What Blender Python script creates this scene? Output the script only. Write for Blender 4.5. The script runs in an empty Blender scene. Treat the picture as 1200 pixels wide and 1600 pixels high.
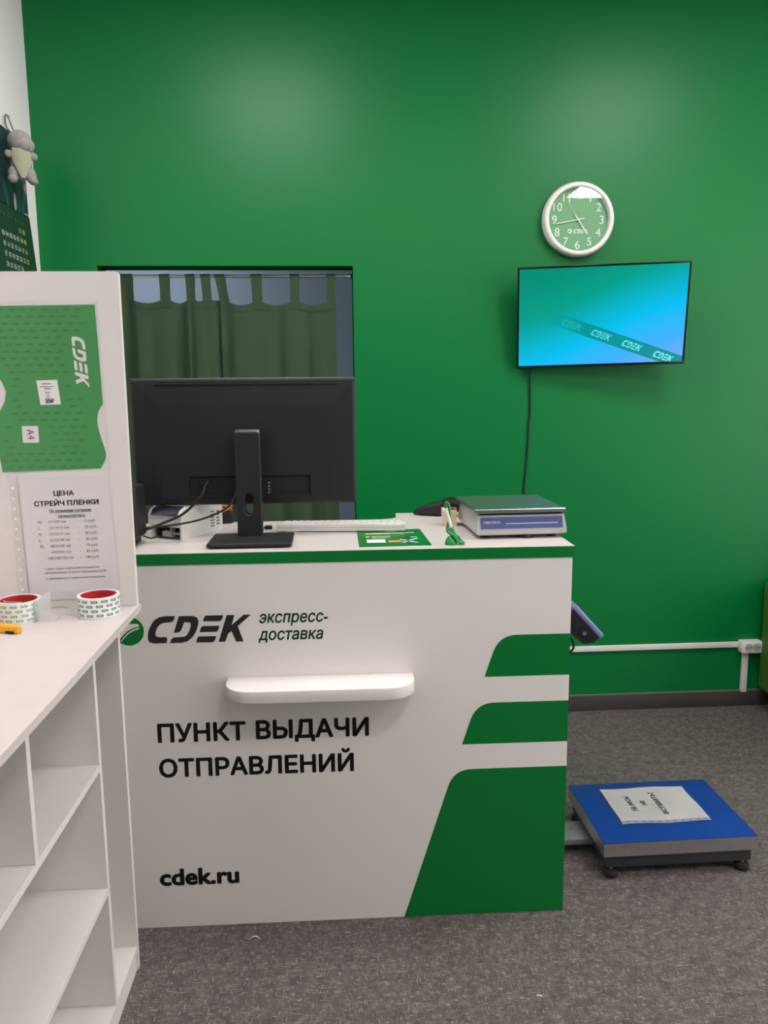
import bpy, bmesh, math, random
from mathutils import Matrix, Vector
random.seed(4)
S = bpy.context.scene
COL = S.collection

# ---------------------------------------------------------------- camera, light, exposure
cam = bpy.data.cameras.new('camera'); camo = bpy.data.objects.new('camera', cam); COL.objects.link(camo)
cam.sensor_fit = 'VERTICAL'; cam.sensor_height = 36.0; cam.lens = 36.0 * 1246.4 / 1600.0
cam.clip_start = 0.05
PITCH, YAW, ROLL = 0.153704, 0.0632553, -0.00885188
_f = Vector((math.sin(YAW) * math.cos(PITCH), math.cos(YAW) * math.cos(PITCH), -math.sin(PITCH)))
_r = Vector((math.cos(YAW), -math.sin(YAW), 0)); _u = _r.cross(_f)
_r2 = math.cos(ROLL) * _r + math.sin(ROLL) * _u; _u2 = -math.sin(ROLL) * _r + math.cos(ROLL) * _u
camo.matrix_world = Matrix(((_r2.x, _u2.x, -_f.x, 0), (_r2.y, _u2.y, -_f.y, 0), (_r2.z, _u2.z, -_f.z, 1.5), (0, 0, 0, 1)))
S.camera = camo
w = bpy.data.worlds.new('world'); S.world = w; w.use_nodes = True
w.node_tree.nodes['Background'].inputs[0].default_value = (1.0, 0.94, 0.93, 1)
w.node_tree.nodes['Background'].inputs[1].default_value = 3.1      # added daylight for the unseen window in the right wall
S.view_settings.view_transform = 'Standard'; S.view_settings.look = 'None'
S.view_settings.gamma = 1.0; S.view_settings.use_curve_mapping = False
S.view_settings.exposure = 0.0
LAMP = 26.0                       # radiance of the ceiling panels
LAMP_COLOR = (1.0, 0.95, 0.94)
# x, y of each panel's centre
PANELS = [(-0.3, 2.12), (1.6, 2.1), (0.75, 0.1), (2.34, 0.1)]
CEIL = 3.12
ADDED_BACK_LAMP = 11.0  # radiance of the unseen lamp added to light the back room
# unseen window added in the right wall to brighten the left side: y0, y1, z0, z1
ADDED_WINDOW = (-1.6, 2.6, 0.45, 2.95)
_p = bpy.data.lights.new('added_window_portal', 'AREA'); _p.shape = 'RECTANGLE'; _p.size = ADDED_WINDOW[3] - ADDED_WINDOW[2]; _p.size_y = ADDED_WINDOW[1] - ADDED_WINDOW[0]
_p.cycles.is_portal = True
_po = bpy.data.objects.new('added_window_portal', _p); COL.objects.link(_po)
_po.location = (3.66, (ADDED_WINDOW[0] + ADDED_WINDOW[1]) / 2, (ADDED_WINDOW[2] + ADDED_WINDOW[3]) / 2); _po.rotation_euler = (0, math.radians(90), 0)

# ---------------------------------------------------------------- helpers
def lin(c):
    return tuple((v / 255 / 12.92) if v / 255 <= 0.04045 else ((v / 255 + 0.055) / 1.055) ** 2.4 for v in c)

MATS = {}
def mat(name, rgb, rough=0.5, metal=0.0, spec=0.5, noise=0.0, nscale=60, bump=0.0, bscale=400, alpha=None, coat=0.0, emit=None, sheen=0.0):
    """Procedural material: sRGB 0-255 colour, optional colour variation and bump."""
    m = bpy.data.materials.new(name); m.use_nodes = True
    nt = m.node_tree; b = nt.nodes['Principled BSDF']; L = nt.links.new
    c = lin(rgb) + (1,)
    b.inputs['Base Color'].default_value = c
    b.inputs['Roughness'].default_value = rough
    b.inputs['Metallic'].default_value = metal
    b.inputs['Specular IOR Level'].default_value = spec
    b.inputs['Coat Weight'].default_value = coat
    b.inputs['Sheen Weight'].default_value = sheen
    if noise or bump:
        tc = nt.nodes.new('ShaderNodeTexCoord')
    if noise:
        n = nt.nodes.new('ShaderNodeTexNoise'); n.inputs['Scale'].default_value = nscale; n.inputs['Detail'].default_value = 4
        L(tc.outputs['Object'], n.inputs['Vector'])
        r = nt.nodes.new('ShaderNodeValToRGB')
        r.color_ramp.elements[0].position = 0.3; r.color_ramp.elements[1].position = 0.7
        r.color_ramp.elements[0].color = tuple(v * (1 - noise) for v in c[:3]) + (1,)
        r.color_ramp.elements[1].color = tuple(min(1, v * (1 + noise)) for v in c[:3]) + (1,)
        L(n.outputs['Fac'], r.inputs['Fac']); L(r.outputs['Color'], b.inputs['Base Color'])
    if bump:
        n2 = nt.nodes.new('ShaderNodeTexNoise'); n2.inputs['Scale'].default_value = bscale; n2.inputs['Detail'].default_value = 3
        L(tc.outputs['Object'], n2.inputs['Vector'])
        bp = nt.nodes.new('ShaderNodeBump'); bp.inputs['Strength'].default_value = bump; bp.inputs['Distance'].default_value = 0.002
        L(n2.outputs['Fac'], bp.inputs['Height']); L(bp.outputs['Normal'], b.inputs['Normal'])
    if alpha is not None:
        b.inputs['Alpha'].default_value = alpha
    if emit:
        b.inputs['Emission Color'].default_value = lin(emit[0]) + (1,); b.inputs['Emission Strength'].default_value = emit[1]
    MATS[name] = m
    return m

def emat(name, rgb, strength, linear=False):
    m = bpy.data.materials.new(name); m.use_nodes = True; nt = m.node_tree; nt.nodes.clear()
    e = nt.nodes.new('ShaderNodeEmission'); o = nt.nodes.new('ShaderNodeOutputMaterial')
    e.inputs[0].default_value = (tuple(rgb) if linear else lin(rgb)) + (1,); e.inputs[1].default_value = strength
    nt.links.new(e.outputs[0], o.inputs[0]); MATS[name] = m
    return m

def glassmat(name, tint=(1, 1, 1), rough=0.0, cover=0.0, rgb=(220, 220, 225), refl=0.05):
    """Thin clear sheet: transparent with a weak reflection, optionally a little milky."""
    m = bpy.data.materials.new(name); m.use_nodes = True; nt = m.node_tree; nt.nodes.clear(); L = nt.links.new
    o = nt.nodes.new('ShaderNodeOutputMaterial'); t = nt.nodes.new('ShaderNodeBsdfTransparent'); g = nt.nodes.new('ShaderNodeBsdfGlossy')
    t.inputs[0].default_value = tuple(tint) + (1,); g.inputs['Roughness'].default_value = rough
    mx = nt.nodes.new('ShaderNodeMixShader'); mx.inputs[0].default_value = refl; L(t.outputs[0], mx.inputs[1]); L(g.outputs[0], mx.inputs[2])
    if cover:
        d = nt.nodes.new('ShaderNodeBsdfDiffuse'); d.inputs[0].default_value = lin(rgb) + (1,)
        m2 = nt.nodes.new('ShaderNodeMixShader'); m2.inputs[0].default_value = cover
        L(mx.outputs[0], m2.inputs[1]); L(d.outputs[0], m2.inputs[2]); L(m2.outputs[0], o.inputs[0])
    else:
        L(mx.outputs[0], o.inputs[0])
    MATS[name] = m
    return m

class G:
    """Collects geometry for ONE mesh object."""
    def __init__(self): self.bm = bmesh.new()
    def merge(self, b2, M=None):
        if M is not None: bmesh.ops.transform(b2, matrix=M, verts=b2.verts)
        me = bpy.data.meshes.new('tmp'); b2.to_mesh(me); b2.free(); self.bm.from_mesh(me); bpy.data.meshes.remove(me); return self
    def box(self, x0, x1, y0, y1, z0, z1, bev=0.0, seg=2, M=None):
        b = bmesh.new(); bmesh.ops.create_cube(b, size=1.0)
        bmesh.ops.scale(b, vec=(x1 - x0, y1 - y0, z1 - z0), verts=b.verts)
        bmesh.ops.translate(b, vec=((x0 + x1) / 2, (y0 + y1) / 2, (z0 + z1) / 2), verts=b.verts)
        if bev: bmesh.ops.bevel(b, geom=b.edges[:], offset=bev, segments=seg, affect='EDGES', profile=0.5)
        return self.merge(b, M)
    def cyl(self, p0, p1, r0, r1=None, n=24, bev=0.0, caps=True):
        r1 = r0 if r1 is None else r1
        p0, p1 = Vector(p0), Vector(p1); d = p1 - p0; b = bmesh.new()
        bmesh.ops.create_cone(b, cap_ends=caps, segments=n, radius1=r0, radius2=r1, depth=d.length)
        if bev: bmesh.ops.bevel(b, geom=[e for e in b.edges if len(e.link_faces) == 2 and any(len(f.verts) > 4 for f in e.link_faces)], offset=bev, segments=2, affect='EDGES', profile=0.5)
        M = Matrix.Translation((p0 + p1) / 2) @ d.to_track_quat('Z', 'Y').to_matrix().to_4x4()
        return self.merge(b, M)
    def ball(self, c, r, sc=(1, 1, 1), u=24, v=16, M=None):
        b = bmesh.new(); bmesh.ops.create_uvsphere(b, u_segments=u, v_segments=v, radius=r)
        bmesh.ops.scale(b, vec=sc, verts=b.verts)
        if M is not None: bmesh.ops.transform(b, matrix=M, verts=b.verts)
        bmesh.ops.translate(b, vec=c, verts=b.verts); return self.merge(b)
    def lathe(self, prof, n=48, M=None, closed=False):
        b = bmesh.new(); rings = []
        for r, z in prof:
            rings.append([b.verts.new((r * math.cos(2 * math.pi * i / n), r * math.sin(2 * math.pi * i / n), z)) for i in range(n)] if r > 1e-6 else [b.verts.new((0, 0, z))])
        pr = list(zip(rings, rings[1:])) + ([(rings[-1], rings[0])] if closed else [])
        for a, c in pr:
            for i in range(n):
                j = (i + 1) % n
                if len(a) == 1 and len(c) == 1: continue
                if len(a) == 1: b.faces.new((a[0], c[i], c[j]))
                elif len(c) == 1: b.faces.new((a[i], a[j], c[0]))
                else: b.faces.new((a[i], a[j], c[j], c[i]))
        bmesh.ops.recalc_face_normals(b, faces=b.faces[:])
        return self.merge(b, M)
    def loft(self, rings, cap=True, M=None):
        b = bmesh.new(); R = [[b.verts.new(p) for p in r] for r in rings]; n = len(R[0])
        for a, c in zip(R, R[1:]):
            for i in range(n):
                j = (i + 1) % n; b.faces.new((a[i], a[j], c[j], c[i]))
        if cap: b.faces.new(R[0][::-1]); b.faces.new(R[-1])
        bmesh.ops.recalc_face_normals(b, faces=b.faces[:])
        return self.merge(b, M)
    def prism(self, pts, t, F):
        """polygon (u,v) extruded by t along the frame's normal; F maps (u,v,n)."""
        b = bmesh.new(); v0 = [b.verts.new((u, v, 0)) for u, v in pts]
        v1 = [b.verts.new((u, v, t)) for u, v in pts]; n = len(pts)
        b.faces.new(v0[::-1]); b.faces.new(v1)
        for i in range(n): b.faces.new((v0[i], v0[(i + 1) % n], v1[(i + 1) % n], v1[i]))
        bmesh.ops.recalc_face_normals(b, faces=b.faces[:])
        bmesh.ops.triangulate(b, faces=[f for f in b.faces if len(f.verts) > 4])
        return self.merge(b, F)
    def tube(self, pts, r, n=10, smooth=6):
        P = [Vector(p) for p in pts]
        if smooth and len(P) > 2: P = catmull(P, smooth)
        rings = []; prev = None
        for i, p in enumerate(P):
            t = (P[min(i + 1, len(P) - 1)] - P[max(i - 1, 0)]).normalized()
            if prev is None:
                a = Vector((0, 0, 1)) if abs(t.z) < 0.9 else Vector((1, 0, 0)); s = t.cross(a).normalized()
            else:
                s = (prev - t * prev.dot(t)).normalized()
            prev = s; q = t.cross(s)
            rings.append([p + r * (math.cos(2 * math.pi * k / n) * s + math.sin(2 * math.pi * k / n) * q) for k in range(n)])
        return self.loft(rings)
    def sheet(self, pts, F):
        b = bmesh.new(); b.faces.new([b.verts.new((u, v, 0)) for u, v in pts]); return self.merge(b, F)
    def grid(self, fn, nu, nv, thick=0.0, M=None):
        b = bmesh.new(); V = [[b.verts.new(fn(i / nu, j / nv)) for j in range(nv + 1)] for i in range(nu + 1)]
        for i in range(nu):
            for j in range(nv): b.faces.new((V[i][j], V[i + 1][j], V[i + 1][j + 1], V[i][j + 1]))
        if thick: bmesh.ops.solidify(b, geom=b.faces[:], thickness=thick)
        return self.merge(b, M)
    def obj(self, name, m, parent=None, smooth=40, loc=None, M=None):
        me = bpy.data.meshes.new(name); self.bm.to_mesh(me); self.bm.free()
        if smooth:
            me.polygons.foreach_set('use_smooth', [True] * len(me.polygons)); me.set_sharp_from_angle(angle=math.radians(smooth))
        o = bpy.data.objects.new(name, me); COL.objects.link(o)
        for x in (m if isinstance(m, (list, tuple)) else [m]): me.materials.append(x)
        if parent: o.parent = parent
        if loc: o.location = loc
        if M is not None: o.matrix_local = M
        return o

def catmull(P, k):
    out = []
    for i in range(len(P) - 1):
        a, b, c, d = P[max(i - 1, 0)], P[i], P[i + 1], P[min(i + 2, len(P) - 1)]
        for s in range(k):
            t = s / k
            out.append(0.5 * ((2 * b) + (c - a) * t + (2 * a - 5 * b + 4 * c - d) * t * t + (3 * b - a - 3 * c + d) * t ** 3))
    return out + [P[-1]]

def frame(O, U, V):
    U, V = Vector(U).normalized(), Vector(V).normalized(); N = U.cross(V); O = Vector(O)
    return Matrix(((U.x, V.x, N.x, O.x), (U.y, V.y, N.y, O.y), (U.z, V.z, N.z, O.z), (0, 0, 0, 1)))
def front(O=(0, 0, 0)): return frame(O, (1, 0, 0), (0, 0, 1))     # reads from the room, normal -Y
def flat(O=(0, 0, 0)): return frame(O, (1, 0, 0), (0, 1, 0))      # lies on a horizontal surface

def rrect(x0, x1, y0, y1, r, n=5):
    pts = []
    for cx, cy, a in ((x1 - r, y1 - r, 0), (x0 + r, y1 - r, 90), (x0 + r, y0 + r, 180), (x1 - r, y0 + r, 270)):
        for k in range(n + 1):
            t = math.radians(a + 90 * k / n); pts.append((cx + r * math.cos(t), cy + r * math.sin(t)))
    return pts
def disc(cx, cy, r, n=40): return [(cx + r * math.cos(2 * math.pi * i / n), cy + r * math.sin(2 * math.pi * i / n)) for i in range(n)]

def text_bm(body, bold=0.0, shear=0.0, depth=0.0):
    """Flat lettering: the outlines of the built-in font filled by winding number
    (glyphs whose outlines overlap would otherwise fill wrongly)."""
    from mathutils.geometry import interpolate_bezier, delaunay_2d_cdt
    c = bpy.data.curves.new('t', 'FONT'); c.body = body; c.size = 1.0; c.shear = shear
    o = bpy.data.objects.new('t', c); COL.objects.link(o)
    dg = bpy.context.evaluated_depsgraph_get(); dg.update()
    cu = o.evaluated_get(dg).to_curve(dg)
    loops = []
    for sp in cu.splines:
        P = sp.bezier_points; n = len(P); pts = []
        if n == 0: pts = [Vector((q.co.x, q.co.y, 0)) for q in sp.points]
        for i in range(n):
            a_, b_ = P[i], P[(i + 1) % n]
            straight = (a_.handle_right - a_.co).cross(b_.co - a_.co).length < 1e-6 and (b_.handle_left - b_.co).cross(b_.co - a_.co).length < 1e-6
            pts += [Vector((a_.co.x, a_.co.y, 0))] if straight else [Vector((q.x, q.y, 0)) for q in interpolate_bezier(a_.co, a_.handle_right, b_.handle_left, b_.co, 6)[:-1]]
        out = []
        for q in pts:
            if not out or (q - out[-1]).length > 1e-5: out.append(q)
        if len(out) > 2: loops.append(out)
    o.evaluated_get(dg).to_curve_clear(); bpy.data.objects.remove(o); bpy.data.curves.remove(c)
    b = bmesh.new()
    # loops whose boxes touch belong to one glyph; each glyph is triangulated and kept where its winding number is not zero
    boxes = [(min(p.x for p in L), max(p.x for p in L), min(p.y for p in L), max(p.y for p in L)) for L in loops]
    left = list(range(len(loops)))
    while left:
        grp = [left.pop(0)]; grown = True
        while grown:
            grown = False
            for j in left[:]:
                if any(boxes[i][0] < boxes[j][1] and boxes[j][0] < boxes[i][1] and boxes[i][2] < boxes[j][3] and boxes[j][2] < boxes[i][3] for i in grp):
                    grp.append(j); left.remove(j); grown = True
        V, Ed = [], []
        for i in grp:
            k0 = len(V); n = len(loops[i]); V += [p.to_2d() for p in loops[i]]; Ed += [(k0 + k, k0 + (k + 1) % n) for k in range(n)]
        v2, e2, f2, _a, _b, _c = delaunay_2d_cdt(V, Ed, [], 0, 1e-6)
        bv = [b.verts.new((p.x, p.y, 0)) for p in v2]
        for f in f2:
            c_ = sum((v2[k] for k in f), Vector((0, 0))) / len(f); wn = 0
            for p0, p1 in Ed:
                a_, b_ = V[p0], V[p1]
                if a_.y <= c_.y < b_.y and (b_.x - a_.x) * (c_.y - a_.y) - (c_.x - a_.x) * (b_.y - a_.y) > 0: wn += 1
                elif b_.y <= c_.y < a_.y and (b_.x - a_.x) * (c_.y - a_.y) - (c_.x - a_.x) * (b_.y - a_.y) < 0: wn -= 1
            if wn:
                q = b.faces.new([bv[k] for k in f]); q.normal_update()
                if q.normal.z < 0: q.normal_flip()
    bmesh.ops.delete(b, geom=[v for v in b.verts if not v.link_faces], context='VERTS')
    return b
def bbox(b):
    xs = [v.co.x for v in b.verts]; ys = [v.co.y for v in b.verts]; return min(xs), max(xs), min(ys), max(ys)
_cb = text_bm('H'); CAP = bbox(_cb)[3]; _cb.free()
def text(g, body, x0, base, cap, F, x1=None, bold=0.0, shear=0.0, t=0.0004, center=None):
    """Lettering whose left edge is x0 (or centred on center), baseline base, capital height cap, optionally stretched to x1."""
    b = text_bm(body, 0.0, shear)
    if bold > 0:
        src = b.copy(); me_ = bpy.data.meshes.new('t'); src.to_mesh(me_); src.free(); k0 = len(b.verts)
        for q in range(8):
            b.from_mesh(me_); b.verts.ensure_lookup_table(); n_ = len(me_.vertices)
            bmesh.ops.translate(b, vec=(bold * math.cos(q * math.pi / 4), bold * math.sin(q * math.pi / 4), 0), verts=b.verts[k0:k0 + n_]); k0 += n_
        bpy.data.meshes.remove(me_)
    a = bbox(b); s = cap / CAP
    sx = (x1 - x0) / (a[1] - a[0]) if x1 is not None else s
    if center is not None: x0 = center - sx * (a[1] - a[0]) / 2
    if t:
        r = bmesh.ops.extrude_face_region(b, geom=b.faces[:])
        bmesh.ops.translate(b, vec=(0, 0, 1), verts=[v for v in r['geom'] if isinstance(v, bmesh.types.BMVert)])
    bmesh.ops.transform(b, matrix=Matrix.Translation((x0, base, 0.0001)) @ Matrix.Diagonal((sx, s, t if t else 1, 1)) @ Matrix.Translation((-a[0], 0, 0)), verts=b.verts)
    g.merge(b, F)

LOGO = {'C': [(100, 99), (96, 84), (90, 78), (82, 76), (61, 75), (47, 70), (36, 58), (29, 41), (28, 30), (33, 24), (41, 22), (63, 22), (68, 19), (69, 13), (66, 0), (22, -1), (8, 3), (1, 12), (1, 28), (4, 45), (13, 65), (25, 84), (42, 95), (62, 99)],
 'D': [(114, 98), (162, 98), (177, 93), (183, 81), (181, 63), (172, 39), (159, 19), (142, 5), (122, -1), (78, -1), (82, 10), (87, 17), (94, 20), (129, 21), (139, 27), (148, 42), (154, 59), (155, 68), (152, 74), (132, 75), (121, 48), (116, 41), (107, 37), (93, 37)],
 'E1': [(209, 98), (272, 98), (266, 81), (262, 78), (256, 76), (198, 77), (204, 93)], 'E2': [(195, 59), (257, 59), (252, 44), (249, 39), (243, 37), (185, 37), (190, 53)],
 'E3': [(181, 21), (244, 21), (238, 5), (234, 0), (229, -2), (171, -1), (175, 14)],
 'K': [(284, 98), (311, 98), (300, 60), (344, 98), (370, 98), (322, 56), (340, -1), (314, -2), (299, 38), (287, 29), (275, -1), (251, -1)]}
def logo(g, x, y, h, F, t=0.0004, rot=0.0, sx=1.0):
    """The four-letter mark, lower left corner at x,y, letter height h."""
    c, s = math.cos(rot), math.sin(rot)
    for p in LOGO.values():
        q = [(u * h * sx / 100, v * h / 100) for u, v in p]
        g.prism([(x + c * u - s * v, y + s * u + c * v) for u, v in q], t, F)

def tag(o, label=None, cat=None, group=None, kind=None):
    if label: o['label'] = label
    if cat: o['category'] = cat
    if group: o['group'] = group
    if kind: o['kind'] = kind
    return o
def thing(name, label, cat, loc=(0, 0, 0), rz=0.0, group=None, M=None):
    o = bpy.data.objects.new(name, None); COL.objects.link(o); o.empty_display_size = 0.05
    if M is not None: o.matrix_world = M
    else: o.location = loc; o.rotation_euler = (0, 0, rz)
    return tag(o, label, cat, group)
def struct(o): return tag(o, kind='structure')

# ---------------------------------------------------------------- materials
M_wall = mat('green_wall_paint', (0, 115, 54), 0.38, spec=0.3, bump=0.03, bscale=120)
M_white_wall = mat('white_wall_paint', (249, 244, 245), 0.6, bump=0.05, bscale=150)
M_ceil = mat('ceiling_white', (205, 203, 200), 0.8)
M_lam = mat('white_laminate', (226, 221, 218), 0.38, spec=0.4)
M_lam_top = mat('white_laminate_worn', (206, 198, 194), 0.33, spec=0.4, noise=0.025, nscale=18)
M_edge = mat('white_edge_band', (236, 232, 228), 0.35)
M_vinyl = mat('green_vinyl', (0, 112, 46), 0.4, spec=0.3)
M_dark_vinyl = mat('dark_vinyl', (33, 33, 38), 0.4)
M_dgreen_vinyl = mat('dark_green_vinyl', (10, 84, 44), 0.4)
M_ink = mat('printed_ink', (58, 55, 58), 0.6)
M_ink_grey = mat('printed_ink_grey', (110, 106, 108), 0.6)
M_black = mat('black_plastic', (30, 31, 33), 0.5, spec=0.4, bump=0.06, bscale=900)
M_black2 = mat('black_plastic_dark', (16, 16, 18), 0.55, spec=0.3)
M_gloss_black = mat('gloss_black', (18, 18, 20), 0.15)
M_rubber = mat('black_rubber', (22, 22, 22), 0.7)
M_steel = mat('brushed_steel', (190, 190, 190), 0.32, metal=1.0, noise=0.06, nscale=30)
M_steel_dk = mat('dark_steel_frame', (70, 72, 74), 0.5, metal=0.6)
M_galv = mat('galvanized_plate', (140, 142, 142), 0.5, metal=0.6, noise=0.05)
M_white_pl = mat('white_plastic', (228, 225, 222), 0.35)
M_grey_pl = mat('light_grey_plastic', (176, 173, 172), 0.4)
M_grey_pl2 = mat('grey_plastic', (170, 168, 168), 0.45)
M_blue = mat('blue_painted_steel', (18, 58, 138), 0.3, noise=0.04, nscale=25)
M_blue_label = mat('blue_label', (76, 86, 140), 0.3, noise=0.08, nscale=20)
M_lilac = mat('lilac_plastic', (122, 126, 180), 0.4)
M_paper = mat('white_paper', (232, 229, 227), 0.7)
M_paper_lilac = mat('lilac_paper', (222, 217, 220), 0.6)
M_sleeve = glassmat('clear_sleeve', rough=0.18, refl=0.035)
M_strip = glassmat('milky_sleeve_edge', rough=0.2, cover=0.35, rgb=(225, 222, 222), refl=0.03)
M_glass = glassmat('clock_glass', rough=0.0, refl=0.055)
M_curtain = mat('green_curtain_fabric', (80, 106, 78), 0.6, spec=0.2, noise=0.05, nscale=300, bump=0.15, bscale=700, sheen=0.15)
M_sofa = mat('green_leatherette', (66, 116, 34), 0.5, noise=0.03, bump=0.08, bscale=220)
M_env = mat('green_envelope', (46, 142, 66), 0.35, noise=0.05, nscale=9)
M_env_print = mat('green_envelope_print', (26, 90, 44), 0.4)
M_red = mat('red_core', (190, 38, 44), 0.5)
M_kraft = mat('kraft_card', (214, 194, 164), 0.75, noise=0.04, nscale=40)
M_yellow = mat('yellow_plastic', (238, 172, 28), 0.4)
M_pen_green = mat('green_plastic', (8, 132, 62), 0.3)
M_orange = mat('orange_cable', (206, 112, 60), 0.5)
M_skirt = mat('dark_skirting', (66, 62, 61), 0.5, noise=0.05, nscale=30)
M_skirt_top = mat('skirting_lip', (112, 104, 100), 0.5)
M_plush = mat('grey_plush', (150, 146, 146), 0.95, spec=0.1, noise=0.1, nscale=120, bump=0.5, bscale=500, sheen=0.3)
M_belly = mat('pale_green_plush', (212, 214, 184), 0.95, spec=0.1, noise=0.06, nscale=120, bump=0.4, bscale=500)
M_strap = mat('grey_strap', (120, 112, 110), 0.8)
M_back_wall = mat('blue_grey_paint', (135, 150, 165), 0.6)
M_chrome = mat('chrome', (225, 225, 225), 0.15, metal=1.0)
M_clockface = mat('clock_face_green', (104, 166, 116), 0.5)
M_cal_green = mat('calendar_dark_green', (26, 58, 42), 0.4, noise=0.08, nscale=6)
M_cal_yellow = mat('calendar_yellow', (206, 204, 130), 0.5)
M_cal_white = mat('calendar_white', (222, 226, 226), 0.5)
M_tape = mat('white_packing_tape', (232, 236, 232), 0.3)
M_tape_loose = glassmat('loose_packing_tape', rough=0.2, cover=0.55, rgb=(228, 232, 230))
M_tape_print = mat('tape_print_green', (40, 88, 70), 0.4)
M_tape_print_pale = mat('tape_print_pale', (120, 158, 142), 0.4)
M_window_dark = mat('printer_window', (52, 48, 66), 0.2)
M_lamp_face = emat('lamp_diffuser', LAMP_COLOR, LAMP, linear=True)
M_added_lamp = emat('added_back_lamp_face', (0.75, 0.9, 1.0), ADDED_BACK_LAMP, linear=True)

def floor_mat():
    m = bpy.data.materials.new('marbled_vinyl_floor'); m.use_nodes = True; nt = m.node_tree; b = nt.nodes['Principled BSDF']; L = nt.links.new
    tc = nt.nodes.new('ShaderNodeTexCoord')
    def streak(sx, sy, lo, hi, off):
        mp = nt.nodes.new('ShaderNodeMapping'); mp.inputs['Scale'].default_value = (sx, sy, 1); mp.inputs['Location'].default_value = (off, off * 1.7, off)
        n = nt.nodes.new('ShaderNodeTexNoise'); n.inputs['Scale'].default_value = 1.0; n.inputs['Detail'].default_value = 1.0
        r = nt.nodes.new('ShaderNodeMapRange'); r.inputs[1].default_value = lo; r.inputs[2].default_value = hi
        L(tc.outputs['Object'], mp.inputs[0]); L(mp.outputs[0], n.inputs['Vector']); L(n.outputs['Fac'], r.inputs[0]); return r.outputs[0]
    def mx(fac, c, prev):
        k = nt.nodes.new('ShaderNodeMix'); k.data_type = 'RGBA'; L(fac, k.inputs['Factor']); L(prev, k.inputs['A']); k.inputs['B'].default_value = lin(c) + (1,); return k.outputs['Result']
    def mul(fac, v):
        k = nt.nodes.new('ShaderNodeMath'); k.operation = 'MULTIPLY'; L(fac, k.inputs[0]); k.inputs[1].default_value = v; return k.outputs[0]
    n0 = nt.nodes.new('ShaderNodeTexNoise'); n0.inputs['Scale'].default_value = 30; n0.inputs['Detail'].default_value = 5; L(tc.outputs['Object'], n0.inputs['Vector'])
    r0 = nt.nodes.new('ShaderNodeValToRGB'); r0.color_ramp.elements[0].position = 0.32; r0.color_ramp.elements[1].position = 0.68
    r0.color_ramp.elements[0].color = lin((78, 72, 71)) + (1,); r0.color_ramp.elements[1].color = lin((108, 100, 98)) + (1,)
    L(n0.outputs['Fac'], r0.inputs[0])
    c = r0.outputs[0]
    c = mx(mul(streak(45, 260, 0.57, 0.64, 3.1), 0.62), (64, 59, 58), c)
    c = mx(mul(streak(260, 45, 0.57, 0.64, 8.3), 0.62), (66, 61, 60), c)
    c = mx(mul(streak(50, 330, 0.63, 0.70, 12.7), 0.6), (168, 160, 156), c)
    c = mx(mul(streak(330, 50, 0.63, 0.70, 21.9), 0.6), (166, 158, 154), c)
    # faint seam between two sheets of the vinyl
    sp = nt.nodes.new('ShaderNodeSeparateXYZ'); L(tc.outputs['Object'], sp.inputs[0])
    s = nt.nodes.new('ShaderNodeMath'); s.operation = 'SUBTRACT'; L(sp.outputs[0], s.inputs[0]); s.inputs[1].default_value = 0.748
    a = nt.nodes.new('ShaderNodeMath'); a.operation = 'ABSOLUTE'; L(s.outputs[0], a.inputs[0])
    q = nt.nodes.new('ShaderNodeMath'); q.operation = 'LESS_THAN'; L(a.outputs[0], q.inputs[0]); q.inputs[1].default_value = 0.0016
    c = mx(mul(q.outputs[0], 0.6), (82, 76, 74), c)
    L(c, b.inputs['Base Color']); b.inputs['Roughness'].default_value = 0.5; b.inputs['Specular IOR Level'].default_value = 0.35
    bp = nt.nodes.new('ShaderNodeBump'); bp.inputs['Strength'].default_value = 0.08; bp.inputs['Distance'].default_value = 0.002; L(n0.outputs['Fac'], bp.inputs['Height']); L(bp.outputs['Normal'], b.inputs['Normal'])
    return m
M_floor = floor_mat()

# ---------------------------------------------------------------- the room
YW, XL, XR, YF = 3.49, -1.19, 3.6, -3.2
DX0, DX1, DZ = -0.96, 0.099, 2.013
g = G(); g.box(XL - 0.1, XR + 0.1, YF - 0.1, 5.4, -0.08, 0); struct(g.obj('floor', M_floor))
g = G(); g.box(XL - 0.1, XR + 0.1, YF - 0.1, YW + 0.12, CEIL, CEIL + 0.08); struct(g.obj('ceiling', M_ceil))
g = G(); g.box(XL, DX0, YW, YW + 0.12, 0, CEIL); g.box(DX1, XR, YW, YW + 0.12, 0, CEIL); g.box(DX0, DX1, YW, YW + 0.12, DZ, CEIL)
struct(g.obj('wall_back', M_wall, smooth=0))
g = G(); g.box(XL - 0.1, XL, YF, YW + 0.12, 0, CEIL); struct(g.obj('wall_left', M_white_wall))
g = G(); y0, y1, z0, z1 = ADDED_WINDOW
g.box(XR, XR + 0.1, YF - 0.1, y0, 0, CEIL); g.box(XR, XR + 0.1, y1, YW + 0.12, 0, CEIL); g.box(XR, XR + 0.1, y0, y1, 0, z0); g.box(XR, XR + 0.1, y0, y1, z1, CEIL)
struct(g.obj('wall_right', M_white_wall))
g = G(); fw = 0.05
for a in ((y0, y0 + fw, z0, z1), (y1 - fw, y1, z0, z1), (y0 + fw, y1 - fw, z0, z0 + fw), (y0 + fw, y1 - fw, z1 - fw, z1), (0.475, 0.525, z0 + fw, z1 - fw)): g.box(XR + 0.02, XR + 0.07, *a)
wn = struct(g.obj('added_window_1', M_white_pl))  # added window, out of view, lets light in from the right
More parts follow.
